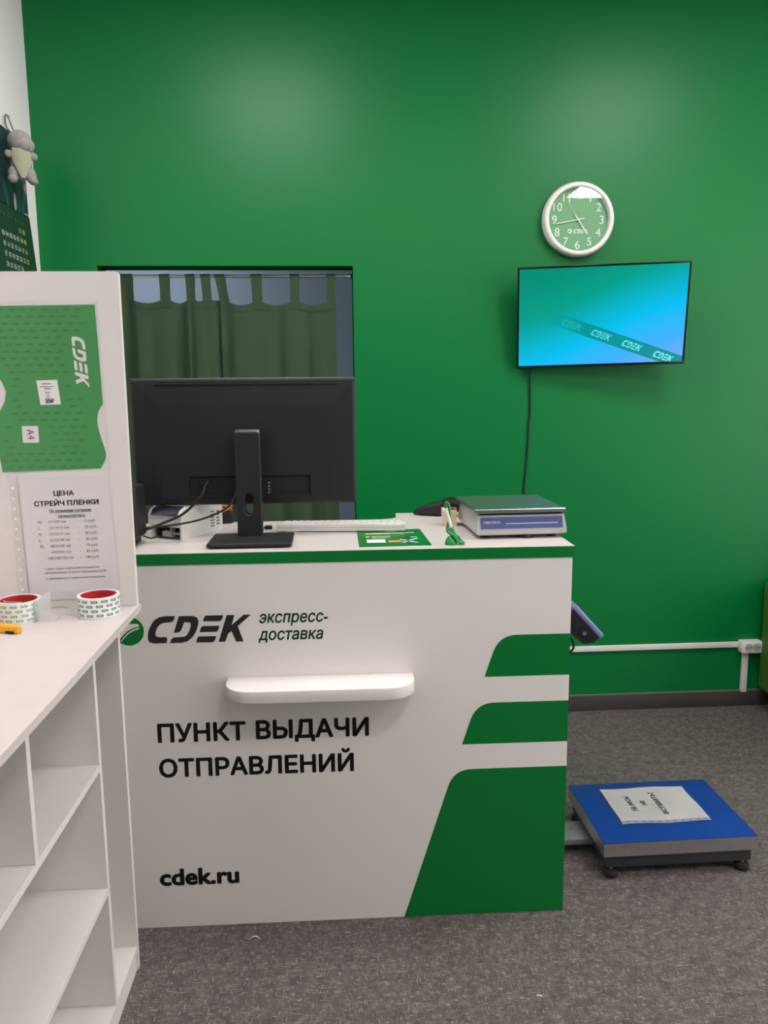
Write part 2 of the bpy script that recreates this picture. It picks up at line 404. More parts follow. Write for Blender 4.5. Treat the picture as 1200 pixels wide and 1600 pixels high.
g = G(); bm_ = frame((XR + 0.045, 0, 0), (0, 1, 0), (0, 0, 1)); g.sheet([(y0 + fw, z0 + fw), (0.475, z0 + fw), (0.475, z1 - fw), (y0 + fw, z1 - fw)], bm_); g.sheet([(0.525, z0 + fw), (y1 - fw, z0 + fw), (y1 - fw, z1 - fw), (0.525, z1 - fw)], bm_); g.obj('added_window_pane', M_glass, wn)
g = G(); g.box(XL, XR, YF - 0.1, YF, 0, CEIL); struct(g.obj('wall_front', M_wall))
M_reveal_shade = mat('reveal_shade_green', (0, 74, 36), 0.9, spec=0.0)  # darker green with the opening's shade put into the colour
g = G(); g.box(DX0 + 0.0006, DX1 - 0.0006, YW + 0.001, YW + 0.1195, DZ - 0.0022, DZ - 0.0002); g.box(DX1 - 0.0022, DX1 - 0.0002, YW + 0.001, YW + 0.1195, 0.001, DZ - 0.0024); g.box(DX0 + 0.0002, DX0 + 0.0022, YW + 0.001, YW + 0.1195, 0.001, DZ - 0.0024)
struct(g.obj('reveal_shade_1', M_reveal_shade, smooth=0))  # thin dark sheets added over the reveal to paint in its shade
# the small room seen through the opening behind the curtains
g = G(); g.box(-1.9, 1.1, 5.0, 5.1, 0, 2.6); g.box(-2.0, -1.9, YW + 0.12, 5.1, 0, 2.6); g.box(1.1, 1.2, YW + 0.12, 5.1, 0, 2.6)
struct(g.obj('wall_far', M_back_wall))
g = G(); g.box(-2.0, 1.2, YW + 0.12, 5.1, 2.6, 2.66); struct(g.obj('ceiling', M_ceil))
# skirting: a dark vinyl strip with a paler lip
def skirting(x0, x1):
    g = G(); g.box(x0, x1, YW - 0.012, YW, 0, 0.071, 0.002); o = struct(g.obj('baseboard_back', M_skirt))
    g = G(); g.box(x0, x1, YW - 0.010, YW, 0.0715, 0.078, 0.002); g.obj('lip', M_skirt_top, o)
skirting(XL, DX0); skirting(DX1, XR)

for i, (x, y) in enumerate(PANELS):
    t = thing('ceiling_light', ['square flat panel lamp in the ceiling above the counter monitor', 'square flat panel lamp in the ceiling near the wall clock',
        'square flat panel lamp in the middle of the ceiling in front of the counter', 'square flat panel lamp in the ceiling to the right, mirrored in the clock glass',
        'square flat panel lamp in the middle of the ceiling', 'square flat panel lamp in the middle row by the right wall',
        'square flat panel lamp in the front ceiling row by the left wall', 'square flat panel lamp in the front ceiling row, second from the left wall',
        'square flat panel lamp in the front ceiling row, second from the right wall', 'square flat panel lamp in the front ceiling row by the right wall'][i], 'lamp', (x, y, CEIL), 0, 'ceiling panel lamps')
    g = G(); 
    for a in ((-0.31, 0.31, -0.31, -0.295), (-0.31, 0.31, 0.295, 0.31), (-0.31, -0.295, -0.295, 0.295), (0.295, 0.31, -0.295, 0.295)): g.box(*a, -0.012, 0)
    g.obj('frame', M_white_pl, t)
    g = G(); g.box(-0.295, 0.295, -0.295, 0.295, -0.010, -0.001); g.obj('diffuser', M_lamp_face, t)
t = thing('ceiling_light', 'unseen lamp added to brighten the back room behind the curtains', 'lamp', (-1.0, 4.3, 2.6))  # added lamp, out of view, makes the back room brighter on the left
g = G(); g.box(-0.2, 0.2, -0.2, 0.2, -0.03, -0.02); g.obj('diffuser', M_added_lamp, t)
g = G(); g.box(-0.21, 0.21, -0.21, 0.21, -0.02, 0); g.obj('frame', M_white_pl, t)

# ---------------------------------------------------------------- the counter
CR = -0.00892
ct = thing('reception_counter', 'white reception counter with green stripes, green top edge and company lettering', 'counter', (0.6366, 2.0742, 0), CR)
CZ = 1.077
g = G(); g.box(-1.25, 0.004, 0, 0.018, 0, 1.045, 0.0008, 1); g.obj('front_panel', M_lam, ct)
g = G(); g.box(-0.012, 0.004, 0.0185, 0.60, 0, 1.045, 0.0008, 1); g.obj('side_panel', M_lam, ct)
g = G(); g.box(-1.25, -1.234, 0.0185, 0.47, 0, 1.045, 0.0008, 1); g.obj('side_panel', M_lam, ct)
g = G()
top = [(-1.25, -0.002), (0.0085, -0.002), (0.0085, 0.625), (-0.432, 0.615), (-0.436, 0.53), (-0.452, 0.505), (-0.49, 0.492), (-1.25, 0.488)]
g.prism(top, CZ - 1.0455, flat((0, 0, 1.0455)))
g.obj('worktop', M_lam_top, ct)
g = G(); g.prism([(-1.25, 1.0458), (0.0085, 1.0458), (0.0085, CZ - 0.0012), (-1.25, CZ - 0.0012)], 0.001, front((0, -0.002, 0)))
g.box(0.0085, 0.0095, -0.002, 0.62, 1.0458, CZ - 0.0012)
g.obj('green_edge_band', M_vinyl, ct)
# rounded bag shelf screwed to the front
g = G()
def arcpts(cx, cy, r, a0, a1, n=10): return [(cx + r * math.cos(math.radians(a0 + (a1 - a0) * k / n)), cy + r * math.sin(math.radians(a0 + (a1 - a0) * k / n))) for k in range(n + 1)]
sh = [(-0.430, -0.0005)] + [(-0.930, -0.0005)] + arcpts(-0.930 + 0.072, -0.112 + 0.072, 0.072, 180, 270) + arcpts(-0.430 - 0.072, -0.112 + 0.072, 0.072, 270, 360)
b = bmesh.new(); v = [b.verts.new((x, y, 0.700)) for x, y in sh]; f = b.faces.new(v); r = bmesh.ops.extrude_face_region(b, geom=[f])
bmesh.ops.translate(b, vec=(0, 0, 0.033), verts=[q for q in r['geom'] if isinstance(q, bmesh.types.BMVert)]); bmesh.ops.recalc_face_normals(b, faces=b.faces[:])
bmesh.ops.bevel(b, geom=[e for e in b.edges if any(len(q.verts) > 4 for q in e.link_faces)], offset=0.0025, segments=2, affect='EDGES', profile=0.5)
g.merge(b); g.obj('bag_shelf', M_lam, ct, smooth=35)
# green stripes
F = front((0, -0.0002, 0))
def stripe(x_tl, zt, x_bl, zb, rr):
    # slanted left side with a rounded upper corner
    dx, dz = x_tl - x_bl, zt - zb; ln = math.hypot(dx, dz); ux, uz = dx / ln, dz / ln
    a = (x_tl - ux * rr, zt - uz * rr); c = (x_tl + rr, zt)
    arc = [((1 - t) ** 2 * a[0] + 2 * t * (1 - t) * x_tl + t * t * c[0], (1 - t) ** 2 * a[1] + 2 * t * (1 - t) * zt + t * t * c[1]) for t in [k / 12 for k in range(13)]]
    g = G(); g.prism([(x_bl, zb)] + arc + [(0.0036, zt), (0.0036, zb)], 0.0005, F); g.obj('green_stripe', M_vinyl, ct, smooth=0)
stripe(-0.193, 0.8318, -0.2323, 0.7142, 0.05)
stripe(-0.2545, 0.639, -0.2931, 0.5194, 0.052)
stripe(-0.316, 0.4455, -0.4564, 0.001, 0.052)
# company logo
g = G(); logo(g, -1.1379, 0.8340, 0.0742, F, 0.0006); g.obj('logo_letters', M_dark_vinyl, ct, smooth=0)
g = G(); g.prism(disc(-1.186, 0.8685, 0.0393, 56), 0.0005, F); em = g.obj('logo_emblem', M_vinyl, ct, smooth=0)
g = G(); F2 = front((0, -0.0008, 0))
g.prism([(-1.2215, 0.889), (-1.162, 0.8885), (-1.1575, 0.882), (-1.172, 0.8785), (-1.19, 0.869), (-1.203, 0.857), (-1.212, 0.8465), (-1.218, 0.85), (-1.2225, 0.86), (-1.2245, 0.872)], 0.0003, F2)
path = [(-1.1588, 0.8768), (-1.175, 0.871), (-1.190, 0.8618), (-1.200, 0.8512), (-1.2075, 0.8415)]
g.prism([(x, z + 0.0018) for x, z in path] + [(x, z - 0.0018) for x, z in path[::-1]], 0.0003, F2)
g.obj('white_swoosh', M_white_pl, em, smooth=0)
g = G(); text(g, 'экспресс-', -0.8421, 0.8828, 0.0305, F, x1=-0.6585, shear=0.2, bold=0.018); text(g, 'доставка', -0.8460, 0.8352, 0.0305, F, x1=-0.6715, shear=0.2, bold=0.018)
g.obj('slogan_lettering', M_dgreen_vinyl, ct, smooth=0)
g = G(); text(g, 'ПУНКТ', -1.1262, 0.5544, 0.0475, F, x1=-0.888, bold=0.032); g.obj('first_word', M_dark_vinyl, ct, smooth=0)
g = G(); text(g, 'ВЫДАЧИ', -0.8610, 0.5556, 0.0475, F, x1=-0.5518, bold=0.032); g.obj('second_word', M_dark_vinyl, ct, smooth=0)
g = G(); text(g, 'ОТПРАВЛЕНИЙ', -1.1268, 0.4536, 0.0468, F, x1=-0.5945, bold=0.032)
g.obj('third_word', M_dark_vinyl, ct, smooth=0)
g = G(); text(g, 'cdek.ru', -1.1420, 0.1306, 0.0462, F, x1=-0.9215, bold=0.038); g.obj('web_address', M_dark_vinyl, ct, smooth=0)

# ---------------------------------------------------------------- things on the counter
# monitor seen from behind
mo = thing('monitor', 'large black monitor on the counter seen from behind', 'monitor', (-0.237, 2.235, CZ + 0.0005), 0)
g = G()
def ring(x0, x1, y0, y1, z): return [(x0, y0, z), (x1, y0, z), (x1, y1, z), (x0, y1, z)]
g.loft([ring(-0.098, 0.112, -0.102, 0.05, 0), ring(-0.106, 0.121, -0.112, 0.05, 0.006), ring(-0.106, 0.121, -0.112, 0.05, 0.0125), ring(-0.103, 0.118, -0.109, 0.048, 0.0145)])
g.obj('stand_base', M_black, mo)
def neck_mesh():
    # column with an elongated cable hole: a filled 2D curve with two loops, extruded
    c = bpy.data.curves.new('n', 'CURVE'); c.dimensions = '2D'; c.fill_mode = 'BOTH'; c.extrude = 0.014; c.bevel_depth = 0.004; c.bevel_resolution = 3; c.offset = -0.004
    for loop in (rrect(-0.035, 0.035, 0.012, 0.308, 0.012, 6), rrect(-0.0115, 0.0115, 0.075, 0.135, 0.0115, 8)):
        s = c.splines.new('POLY'); s.points.add(len(loop) - 1); s.use_cyclic_u = True
        for p, (x, y) in zip(s.points, loop): p.co = (x, y, 0, 1)
    o = bpy.data.objects.new('n', c); COL.objects.link(o); dg = bpy.context.evaluated_depsgraph_get(); dg.update()
    me = bpy.data.meshes.new_from_object(o.evaluated_get(dg)); b = bmesh.new(); b.from_mesh(me)
    bpy.data.objects.remove(o); bpy.data.curves.remove(c); bpy.data.meshes.remove(me); return b
g = G(); g.merge(neck_mesh(), front((0, 0.016, 0))); g.obj('stand_neck', M_black, mo)
g = G(); g.loft([[(0.034 * math.cos(a), 0.012 + 0.013 * math.sin(a), z) for a in [2 * math.pi * k / 32 for k in range(32)]] for z in (0.300, 0.312)])
g.obj('neck_cap', M_galv, mo)
g = G(); g.box(-0.03, 0.03, 0.03, 0.06, 0.17, 0.29, 0.004); g.obj('hinge', M_black2, mo)
# rear housing: thin rim, then a shallow bulge with sloped sides and a sunken port bay
X0, X1, Z0, Z1 = -0.328, 0.303, 0.095, 0.456
def rr3(i, y, j=None):
    j = i if j is None else j
    return [(X0 + i, y, Z0 + j), (X1 - i, y, Z0 + j), (X1 - i, y, Z1 - i), (X0 + i, y, Z1 - i)]
def face_hole(b, outer, holes, y):
    """flat wall at y made of strips around rectangular holes, holes given as (x0,x1,z0,z1)"""
    xs = sorted({outer[0], outer[1], *[h[0] for h in holes], *[h[1] for h in holes]}); zs = sorted({outer[2], outer[3], *[h[2] for h in holes], *[h[3] for h in holes]})
    for xa, xb in zip(xs, xs[1:]):
        for za, zb in zip(zs, zs[1:]):
            cx, cz = (xa + xb) / 2, (za + zb) / 2
            if any(h[0] < cx < h[1] and h[2] < cz < h[3] for h in holes): continue
            b.faces.new([b.verts.new(p) for p in ((xa, y, za), (xb, y, za), (xb, y, zb), (xa, y, zb))])
b = bmesh.new()
R = [[b.verts.new(p) for p in q] for q in (rr3(0, 0.088), rr3(0, 0.074), rr3(0.003, 0.071), rr3(0.008, 0.069, 0.006), rr3(0.075, 0.0645, 0.03))]
for a, c in zip(R, R[1:]):
    for i in range(4): b.faces.new((a[i], a[(i + 1) % 4], c[(i + 1) % 4], c[i]))
bay = (-0.176, 0.171, 0.115, 0.178)
face_hole(b, (X0 + 0.075, X1 - 0.075, Z0 + 0.03, Z1 - 0.075), [bay], 0.0645)
q0 = [(bay[0], bay[2]), (bay[1], bay[2]), (bay[1], bay[3]), (bay[0], bay[3])]
ra = [b.verts.new((x, 0.0645, z)) for x, z in q0]; rb = [b.verts.new((x * 0.98, 0.0725, 0.1465 + (z - 0.1465) * 0.9)) for x, z in q0]
for i in range(4): b.faces.new((ra[i], ra[(i + 1) % 4], rb[(i + 1) % 4], rb[i]))
b.faces.new(rb)
bmesh.ops.remove_doubles(b, verts=b.verts, dist=1e-5); bmesh.ops.recalc_face_normals(b, faces=b.faces[:])
g = G(); g.merge(b); hs = g.obj('rear_housing', M_black, mo, smooth=0)
g = G(); g.box(-0.262, 0.248, 0.0668, 0.072, 0.4345, 0.4395, 0.0005); g.obj('vent_groove', M_black2, hs)
g = G()
for k in range(4): g.box(0.049, 0.0535, 0.0690, 0.0727, 0.126 + k * 0.0095, 0.130 + k * 0.0095)
g.obj('port_row', M_grey_pl2, hs)
g = G(); g.box(-0.148, -0.128, 0.0690, 0.0727, 0.145, 0.155); g.obj('port', M_black2, hs)
g = G()
for k in range(7): g.cyl((-0.273, 0.068, 0.15 + 0.011 * k), (-0.273, 0.0655, 0.15 + 0.011 * k), 0.002, n=10)
g.obj('buttons', M_black2, hs)
g = G(); g.box(X0 + 0.002, X1 - 0.002, 0.088, 0.092, Z0 + 0.002, Z1 - 0.002, 0.001); g.obj('screen', M_gloss_black, mo)

# cables behind the monitor
g = G(); g.tube([(-0.357, 2.297, 1.243), (-0.362, 2.262, 1.232), (-0.372, 2.245, 1.205), (-0.421, 2.245, 1.158), (-0.476, 2.245, 1.133), (-0.527, 2.235, 1.115)], 0.0038)
tag(g.obj('monitor_cable', M_rubber), 'thicker black cable slanting steeply down from the monitor ports', 'cable')
g = G(); g.tube([(-0.275, 2.298, 1.236), (-0.278, 2.27, 1.205), (-0.300, 2.2495, 1.172), (-0.358, 2.2475, 1.145), (-0.422, 2.235, 1.131), (-0.500, 2.226, 1.1235), (-0.5275, 2.225, 1.1225)], 0.003)
tag(g.obj('power_cable', M_rubber), 'thin black cable sagging from behind the monitor neck to the left', 'cable')

# dark upright device at the left end, half hidden by the shelf panel
t = thing('power_supply_unit', 'tall narrow black box left of the white printer, half hidden by the white panel', 'device', (-0.566, 2.214, CZ + 0.0005), 0)
g = G(); g.box(-0.033, 0.035, -0.055, 0.055, 0.022, 0.165, 0.006, 3); g.obj('body', M_black, t)
g = G(); g.box(-0.030, 0.020, -0.05, 0.05, 0, 0.0215, 0.004); g.obj('foot', M_black2, t)

# label printer, turned about 30 degrees
pr = thing('label_printer', 'white label printer with dark window standing beneath the black monitor', 'printer', (-0.433, 2.262, CZ + 0.0005), math.radians(-28))
# local x runs left along the front, local y runs back
PW, PD = 0.118, 0.196
g = G()
prof = [(0, 0.036), (0.0, 0.070), (0.010, 0.084), (0.03, 0.091), (0.12, 0.092), (0.165, 0.090), (PD, 0.080), (PD, 0.0), (0.03, 0.0), (0.03, 0.036)]
g.loft([[(x, y, z) for y, z in prof] for x in (-PW, 0)]); g.box(-PW, -PW + 0.006, 0, 0.03, 0.0, 0.036); g.box(-0.006, 0, 0, 0.03, 0.0, 0.036); g.obj('body', M_white_pl, pr, smooth=25)
g = G(); g.loft([[(x, -0.002, 0.069), (x, 0.0015, 0.0745), (x, 0.0095, 0.0855), (x, 0.030, 0.0925), (x, 0.032, 0.0905), (x, 0.012, 0.082), (x, 0.002, 0.070)] for x in (-0.107, -0.012)]); g.obj('window', M_window_dark, pr)
g = G(); g.box(-0.111, -0.007, -0.0012, 0.0005, 0.060, 0.0612); g.box(-0.111, -0.007, -0.0012, 0.0005, 0.0665, 0.0675)
for k in range(7): g.box(-0.105 + k * 0.0145, -0.097 + k * 0.0145, -0.001, 0.0005, 0.039, 0.0425)
g.obj('vents', M_grey_pl2, pr)
g = G(); g.box(-0.110, -0.008, 0.0255, 0.0295, 0.003, 0.034); bayo = g.obj('connector_bay', M_black2, pr)
g = G(); g.box(-0.075, -0.045, 0.006, 0.0253, 0.006, 0.022, 0.002); g.box(-0.04, -0.016, 0.012, 0.0253, 0.012, 0.018); g.box(-0.0435, -0.042, 0.004, 0.0253, 0.004, 0.034); g.obj('plug', M_grey_pl2, bayo)
# rating sticker on the side towards the counter
Fs = frame((0.0003, 0, 0), (0, 1, 0), (0, 0, 1))
g = G(); g.prism([(0.130, 0.012), (0.188, 0.012), (0.188, 0.072), (0.130, 0.080)], 0.0003, Fs); st = g.obj('rating_sticker', M_paper, pr, smooth=0)
g = G()
Fs2 = frame((0.0008, 0, 0), (0, 1, 0), (0, 0, 1))
for k in range(6): g.prism([(0.135, 0.017 + k * 0.0088), (0.154, 0.017 + k * 0.0088), (0.154, 0.021 + k * 0.0088), (0.135, 0.021 + k * 0.0088)], 0.0002, Fs2)
for k in range(5): g.prism([(0.164, 0.02 + k * 0.0095), (0.180, 0.02 + k * 0.0095), (0.180, 0.025 + k * 0.0095), (0.164, 0.025 + k * 0.0095)], 0.0002, Fs2)
g.obj('sticker_print', M_ink_grey, st, smooth=0)
g = G(); g.tube([(-0.499, 2.268, 1.0895), (-0.508, 2.256, 1.0895), (-0.516, 2.235, 1.091), (-0.530, 2.222, 1.1005)], 0.0022)
tag(g.obj('data_cable', M_rubber), 'short dark cable plugged into the open bay of the white printer', 'cable')

# power adaptor with coiled orange cable
t = thing('power_adaptor', 'small black power adaptor with a coiled orange lead right of the printer', 'adaptor', (-0.343, 2.555, CZ + 0.0005), 0.2)
g = G(); g.box(-0.018, 0.018, -0.016, 0.016, 0, 0.033, 0.003); g.obj('body', M_black, t)
g = G(); pts = []
for k in range(50):
    a = 2 * math.pi * k / 16; pts.append((0.02 * math.cos(a) - 0.004, 0.012 * math.sin(a), 0.0375 + 0.024 * k / 49 + 0.006 * math.sin(a * 1.3)))
g.tube(pts, 0.0026, 8, 2); g.obj('coiled_lead', M_orange, t)

# keyboard, its raised rear edge towards us
kb = thing('keyboard', 'white computer keyboard lying on the counter right of the monitor stand', 'keyboard', (-0.172, 2.365, CZ + 0.0005), math.radians(-4.5))
KW, KD = 0.385, 0.125
g = G()
g.loft([[(0, 0, 0.004), (0, KD, 0.0), (0, KD, 0.009), (0, 0.0, 0.021)], [(0.004, -0.001, 0.003), (0.004, KD + 0.001, 0.0), (0.004, KD + 0.001, 0.010), (0.004, -0.001, 0.022)],
        [(KW - 0.004, -0.001, 0.003), (KW - 0.004, KD + 0.001, 0.0), (KW - 0.004, KD + 0.001, 0.010), (KW - 0.004, -0.001, 0.022)], [(KW, 0, 0.004), (KW, KD, 0.0), (KW, KD, 0.009), (KW, 0, 0.021)]])
g.obj('case', M_white_pl, kb, smooth=25)
key = None
for r_ in range(5):
    n = 17; y = 0.013 + r_ * 0.0215; zt = 0.022 - 0.0125 * (y + 0.008) / KD
    for k in range(n):
        x = 0.010 + k * (KW - 0.02) / n
        if key is None:
            g = G(); g.loft([ring(0, 0.0185, 0, 0.0175, -0.001), ring(0.0018, 0.0167, 0.0018, 0.0157, 0.0052)]); key = g.obj('key', M_white_pl, kb, smooth=20); o = key
        else:
            o = key.copy(); COL.objects.link(o); o.parent = kb
        o.location = (x, y, zt - 0.0004)
g = G(); g.box(0.004, KW - 0.004, -0.0016, -0.0006, 0.0125, 0.0138); g.obj('seam', M_grey_pl2, kb)
for x in (0.03, KW - 0.06):
    g = G(); g.box(x, x + 0.03, 0.0, 0.012, -0.0004, 0.006); g.obj('foot', M_grey_pl, kb)
# black plug end peeking out from behind the monitor neck
g = G(); g.box(-0.020, 0.004, -0.006, 0.006, 0.0, 0.0125, 0.004, 3); g.tube([(0, 0, 0.006), (-0.03, 0.006, 0.004), (-0.06, 0.02, 0.004)], 0.0022)
o = g.obj('cable_plug', M_black, loc=(-0.193, 2.42, CZ + 0.0005)); tag(o, 'small black plug on a cable lying between monitor neck and keyboard', 'plug')

# flyer
fl = thing('flyer', 'green printed flyer lying flat on the counter in front of the keyboard', 'flyer', (0.066, 2.112, CZ + 0.0003), 0)
FW, FH = 0.198, 0.262
g = G(); g.prism([(0, 0), (FW, 0.006), (FW - 0.006, FH), (0.001, FH - 0.006)], 0.0004, flat()); g.obj('sheet', M_vinyl, fl, smooth=0)
Ff = flat((0, 0, 0.0006))
def bars(rects, m, name, t=0.0002):
    g = G()
    for x0, x1, y0, y1 in rects: g.prism([(x0, y0), (x1, y0), (x1, y1), (x0, y1)], t, Ff)
    return g.obj(name, m, fl, smooth=0)
M_cream = mat('cream_print', (226, 214, 150), 0.5); M_silver = mat('silver_print', (176, 186, 196), 0.4); M_orange_p = mat('orange_print', (224, 140, 84), 0.5)
bars([(0.024, 0.100, 0.186, 0.200), (0.102, 0.140, 0.190, 0.200), (0.024, 0.034, 0.135, 0.150)], M_cream, 'headline_print')
bars([(0.144, 0.168, 0.199, 0.206), (0.040, 0.095, 0.144, 0.150), (0.040, 0.090, 0.122, 0.127), (0.152, 0.17, 0.128, 0.134)], M_paper, 'text_print')
bars([(0.024, 0.076, 0.056, 0.102)], M_paper, 'code_panel')
bars([(0.084, 0.120, 0.058, 0.085)], M_orange_p, 'orange_picture')
g = G(); g.prism([(0.118, 0.055), (0.124, 0.045), (0.172, 0.105), (0.168, 0.118)], 0.0003, Ff); g.prism([(0.116, 0.095), (0.122, 0.105), (0.168, 0.048), (0.158, 0.042)], 0.0003, Ff); g.obj('scissors_picture', M_silver, fl, smooth=0)
g = G(); g.prism([(0.112, 0.125), (0.150, 0.135), (0.156, 0.118), (0.130, 0.108)], 0.00025, Ff); g.obj('dark_picture', M_ink, fl, smooth=0)

# pen on a green holder
ph = thing('pen_holder', 'green pen holder with white pen and green cord on the counter front edge', 'pen holder', (0.326, 2.125, CZ + 0.0005), 0)
g = G(); b = bmesh.new(); bmesh.ops.create_uvsphere(b, u_segments=28, v_segments=16, radius=1)
bmesh.ops.bisect_plane(b, geom=b.verts[:] + b.edges[:] + b.faces[:], plane_co=(0, 0, 0), plane_no=(0, 0, -1), clear_outer=True)
bmesh.ops.scale(b, vec=(0.0165, 0.019, 0.024), verts=b.verts); g.merge(b, Matrix.Translation((-0.009, 0, 0))); g.obj('base', M_pen_green, ph)
g = G(); g.cyl((0.004, -0.002, 0.012), (-0.008, 0.004, 0.046), 0.0075, 0.0062, 20, 0.001); g.obj('socket', M_pen_green, ph)
g = G(); g.cyl((-0.008, 0.004, 0.046), (-0.0215, 0.012, 0.098), 0.0044, 0.0044, 16); pn = g.obj('pen', M_white_pl, ph)
g = G(); g.tube([(-0.0215, 0.012, 0.098), (-0.0222, 0.0125, 0.107), (-0.0195, 0.013, 0.113), (-0.0150, 0.013, 0.1105)], 0.004, 12); g.obj('pen_cap', M_pen_green, pn)
g = G(); g.tube([(-0.0155, 0.0135, 0.111), (-0.0120, 0.013, 0.100), (-0.0115, 0.012, 0.080), (-0.013, 0.012, 0.060), (-0.0175, 0.010, 0.045), (-0.0165, 0.004, 0.034), (-0.0055, -0.008, 0.028), (0.003, -0.012, 0.018), (0.009, -0.0135, 0.010), (0.0205, -0.014, 0.0055), (0.0245, -0.008, 0.0052), (0.018, 0.004, 0.008), (0.011, 0.006, 0.02), (0.004, 0.003, 0.023)], 0.0042, 12)
g.obj('cord', M_pen_green, ph)

# kraft card box with cards
bx = thing('card_box', 'small beige card box with red cards behind the counter scale', 'box', (0.332, 2.415, CZ + 0.0005), math.radians(-6))
g = G(); g.box(0, 0.046, 0, 0.002, 0, 0.046); g.box(0, 0.046, 0.048, 0.05, 0, 0.052); g.box(0, 0.002, 0.002, 0.048, 0, 0.05); g.box(0.044, 0.046, 0.002, 0.048, 0, 0.05); g.box(0.002, 0.044, 0.002, 0.048, 0, 0.002)
g.obj('box', M_kraft, bx)
g = G(); g.box(0.004, 0.042, 0.006, 0.044, 0.003, 0.050); cds = g.obj('cards', M_paper, bx)
g = G(); g.box(0.022, 0.041, 0.0055, 0.030, 0.0503, 0.0555, 0.001); g.obj('top_card', M_red, cds)

# barcode scanner
sc = thing('barcode_scanner', 'black handheld barcode scanner lying behind the beige card box', 'scanner', (0.270, 2.66, CZ + 0.0005), math.radians(-22))
g = G(); rings = []
for x, hw, z0, z1 in ((0.0, 0.012, 0.003, 0.008), (0.006, 0.018, 0.0008, 0.016), (0.03, 0.024, 0.0, 0.029), (0.065, 0.028, 0.0, 0.042), (0.095, 0.030, 0.0, 0.050), (0.102, 0.030, 0.0, 0.052)):
    rings.append([(x, hw * math.copysign(abs(math.cos(a)) ** 0.6, math.cos(a)), (z0 + z1) / 2 + (z1 - z0) / 2 * math.copysign(abs(math.sin(a)) ** 0.7, math.sin(a))) for a in [2 * math.pi * k / 24 for k in range(24)]])
g.loft(rings); g.obj('head', M_black, sc, smooth=50)
g = G(); rings = []
for x, hw, z0, z1 in ((0.1025, 0.031, 0.006, 0.055), (0.118, 0.031, 0.008, 0.061), (0.135, 0.026, 0.014, 0.062), (0.160, 0.021, 0.014, 0.052), (0.200, 0.018, 0.004, 0.040), (0.235, 0.016, 0.0, 0.030)):
    rings.append([(x, hw * math.copysign(abs(math.cos(a)) ** 0.7, math.cos(a)), (z0 + z1) / 2 + (z1 - z0) / 2 * math.copysign(abs(math.sin(a)) ** 0.7, math.sin(a))) for a in [2 * math.pi * k / 24 for k in range(24)]])
g.loft(rings); g.obj('handle', M_black2, sc, smooth=50)

# weighing scale on the counter
ws = thing('counter_scale', 'grey counter weighing scale with steel tray and blue front label', 'scale', (0.4005, 2.185, CZ + 0.0005), math.radians(1.6))
SW, SD = 0.256, 0.285
g = G(); lo, hi = 0.010, 0.0685
def sring(dx, dy, z): return [(-dx, -dy, z), (SW + dx, -dy, z), (SW + dx, SD + dy, z), (-dx, SD + dy, z)]
g.loft([sring(-0.006, -0.004, lo), sring(0.0015, 0.0015, lo + 0.004), sring(0.001, 0.001, lo + 0.018), sring(-0.0035, -0.010, hi - 0.003), sring(-0.008, -0.0145, hi)]); g.obj('body', M_grey_pl, ws, smooth=20)
# the front face leans back: a frame on it
ang = math.atan2(0.011, 0.0375); Fl = frame((0, -0.0015, lo + 0.018), (1, 0, 0), (0, math.sin(ang), math.cos(ang)))
g = G(); g.prism(rrect(0.010, SW - 0.010, 0.001, 0.034, 0.001), 0.0008, Fl); lab = g.obj('front_label', M_blue_label, ws, smooth=0)
g = G(); Fl2 = frame((0, -0.0024, lo + 0.018), (1, 0, 0), (0, math.sin(ang), math.cos(ang)))
text(g, 'MERTECH', 0.020, 0.0160, 0.0068, Fl2, x1=0.066, bold=0.035, t=0.0002); g.prism([(0.082, 0.0148), (0.232, 0.0148), (0.232, 0.0164), (0.082, 0.0164)], 0.0003, Fl2)
g.obj('label_print', M_paper, lab, smooth=0)
g = G()
for x, y in ((0.03, 0.04), (SW - 0.03, 0.04), (0.03, SD - 0.04), (SW - 0.03, SD - 0.04)):
    g = G(); g.cyl((x, y, 0), (x, y, lo + 0.001), 0.014, n=20); g.obj('foot', M_rubber, ws)
g = G(); g.cyl((0.145, 0.012, 0.001), (0.145, 0.012, 0.0095), 0.013, n=24, bev=0.001); g.obj('level_knob', M_black, ws)
g = G(); g.cyl((SW / 2, SD / 2, hi - 0.004), (SW / 2, SD / 2, hi + 0.008), 0.03); g.box(0.008, SW - 0.008, 0.012, SD - 0.008, hi - 0.002, hi + 0.0015); g.obj('tray_support', M_black2, ws)
g = G(); tz = hi + 0.0045
g.loft([[(-0.006, 0.0, tz), (SW - 0.006, 0.0, tz), (SW - 0.006, 0.285, tz), (-0.006, 0.285, tz)], [(-0.0085, -0.003, tz + 0.002), (SW - 0.0035, -0.003, tz + 0.002), (SW - 0.0035, 0.288, tz + 0.002), (-0.0085, 0.288, tz + 0.002)],
        [(-0.0085, -0.003, tz + 0.010), (SW - 0.0035, -0.003, tz + 0.010), (SW - 0.0035, 0.288, tz + 0.010), (-0.0085, 0.288, tz + 0.010)], [(-0.0065, -0.001, tz + 0.012), (SW - 0.0055, -0.001, tz + 0.012), (SW - 0.0055, 0.286, tz + 0.012), (-0.0065, 0.286, tz + 0.012)]])
g.obj('steel_tray', M_steel, ws, smooth=15)

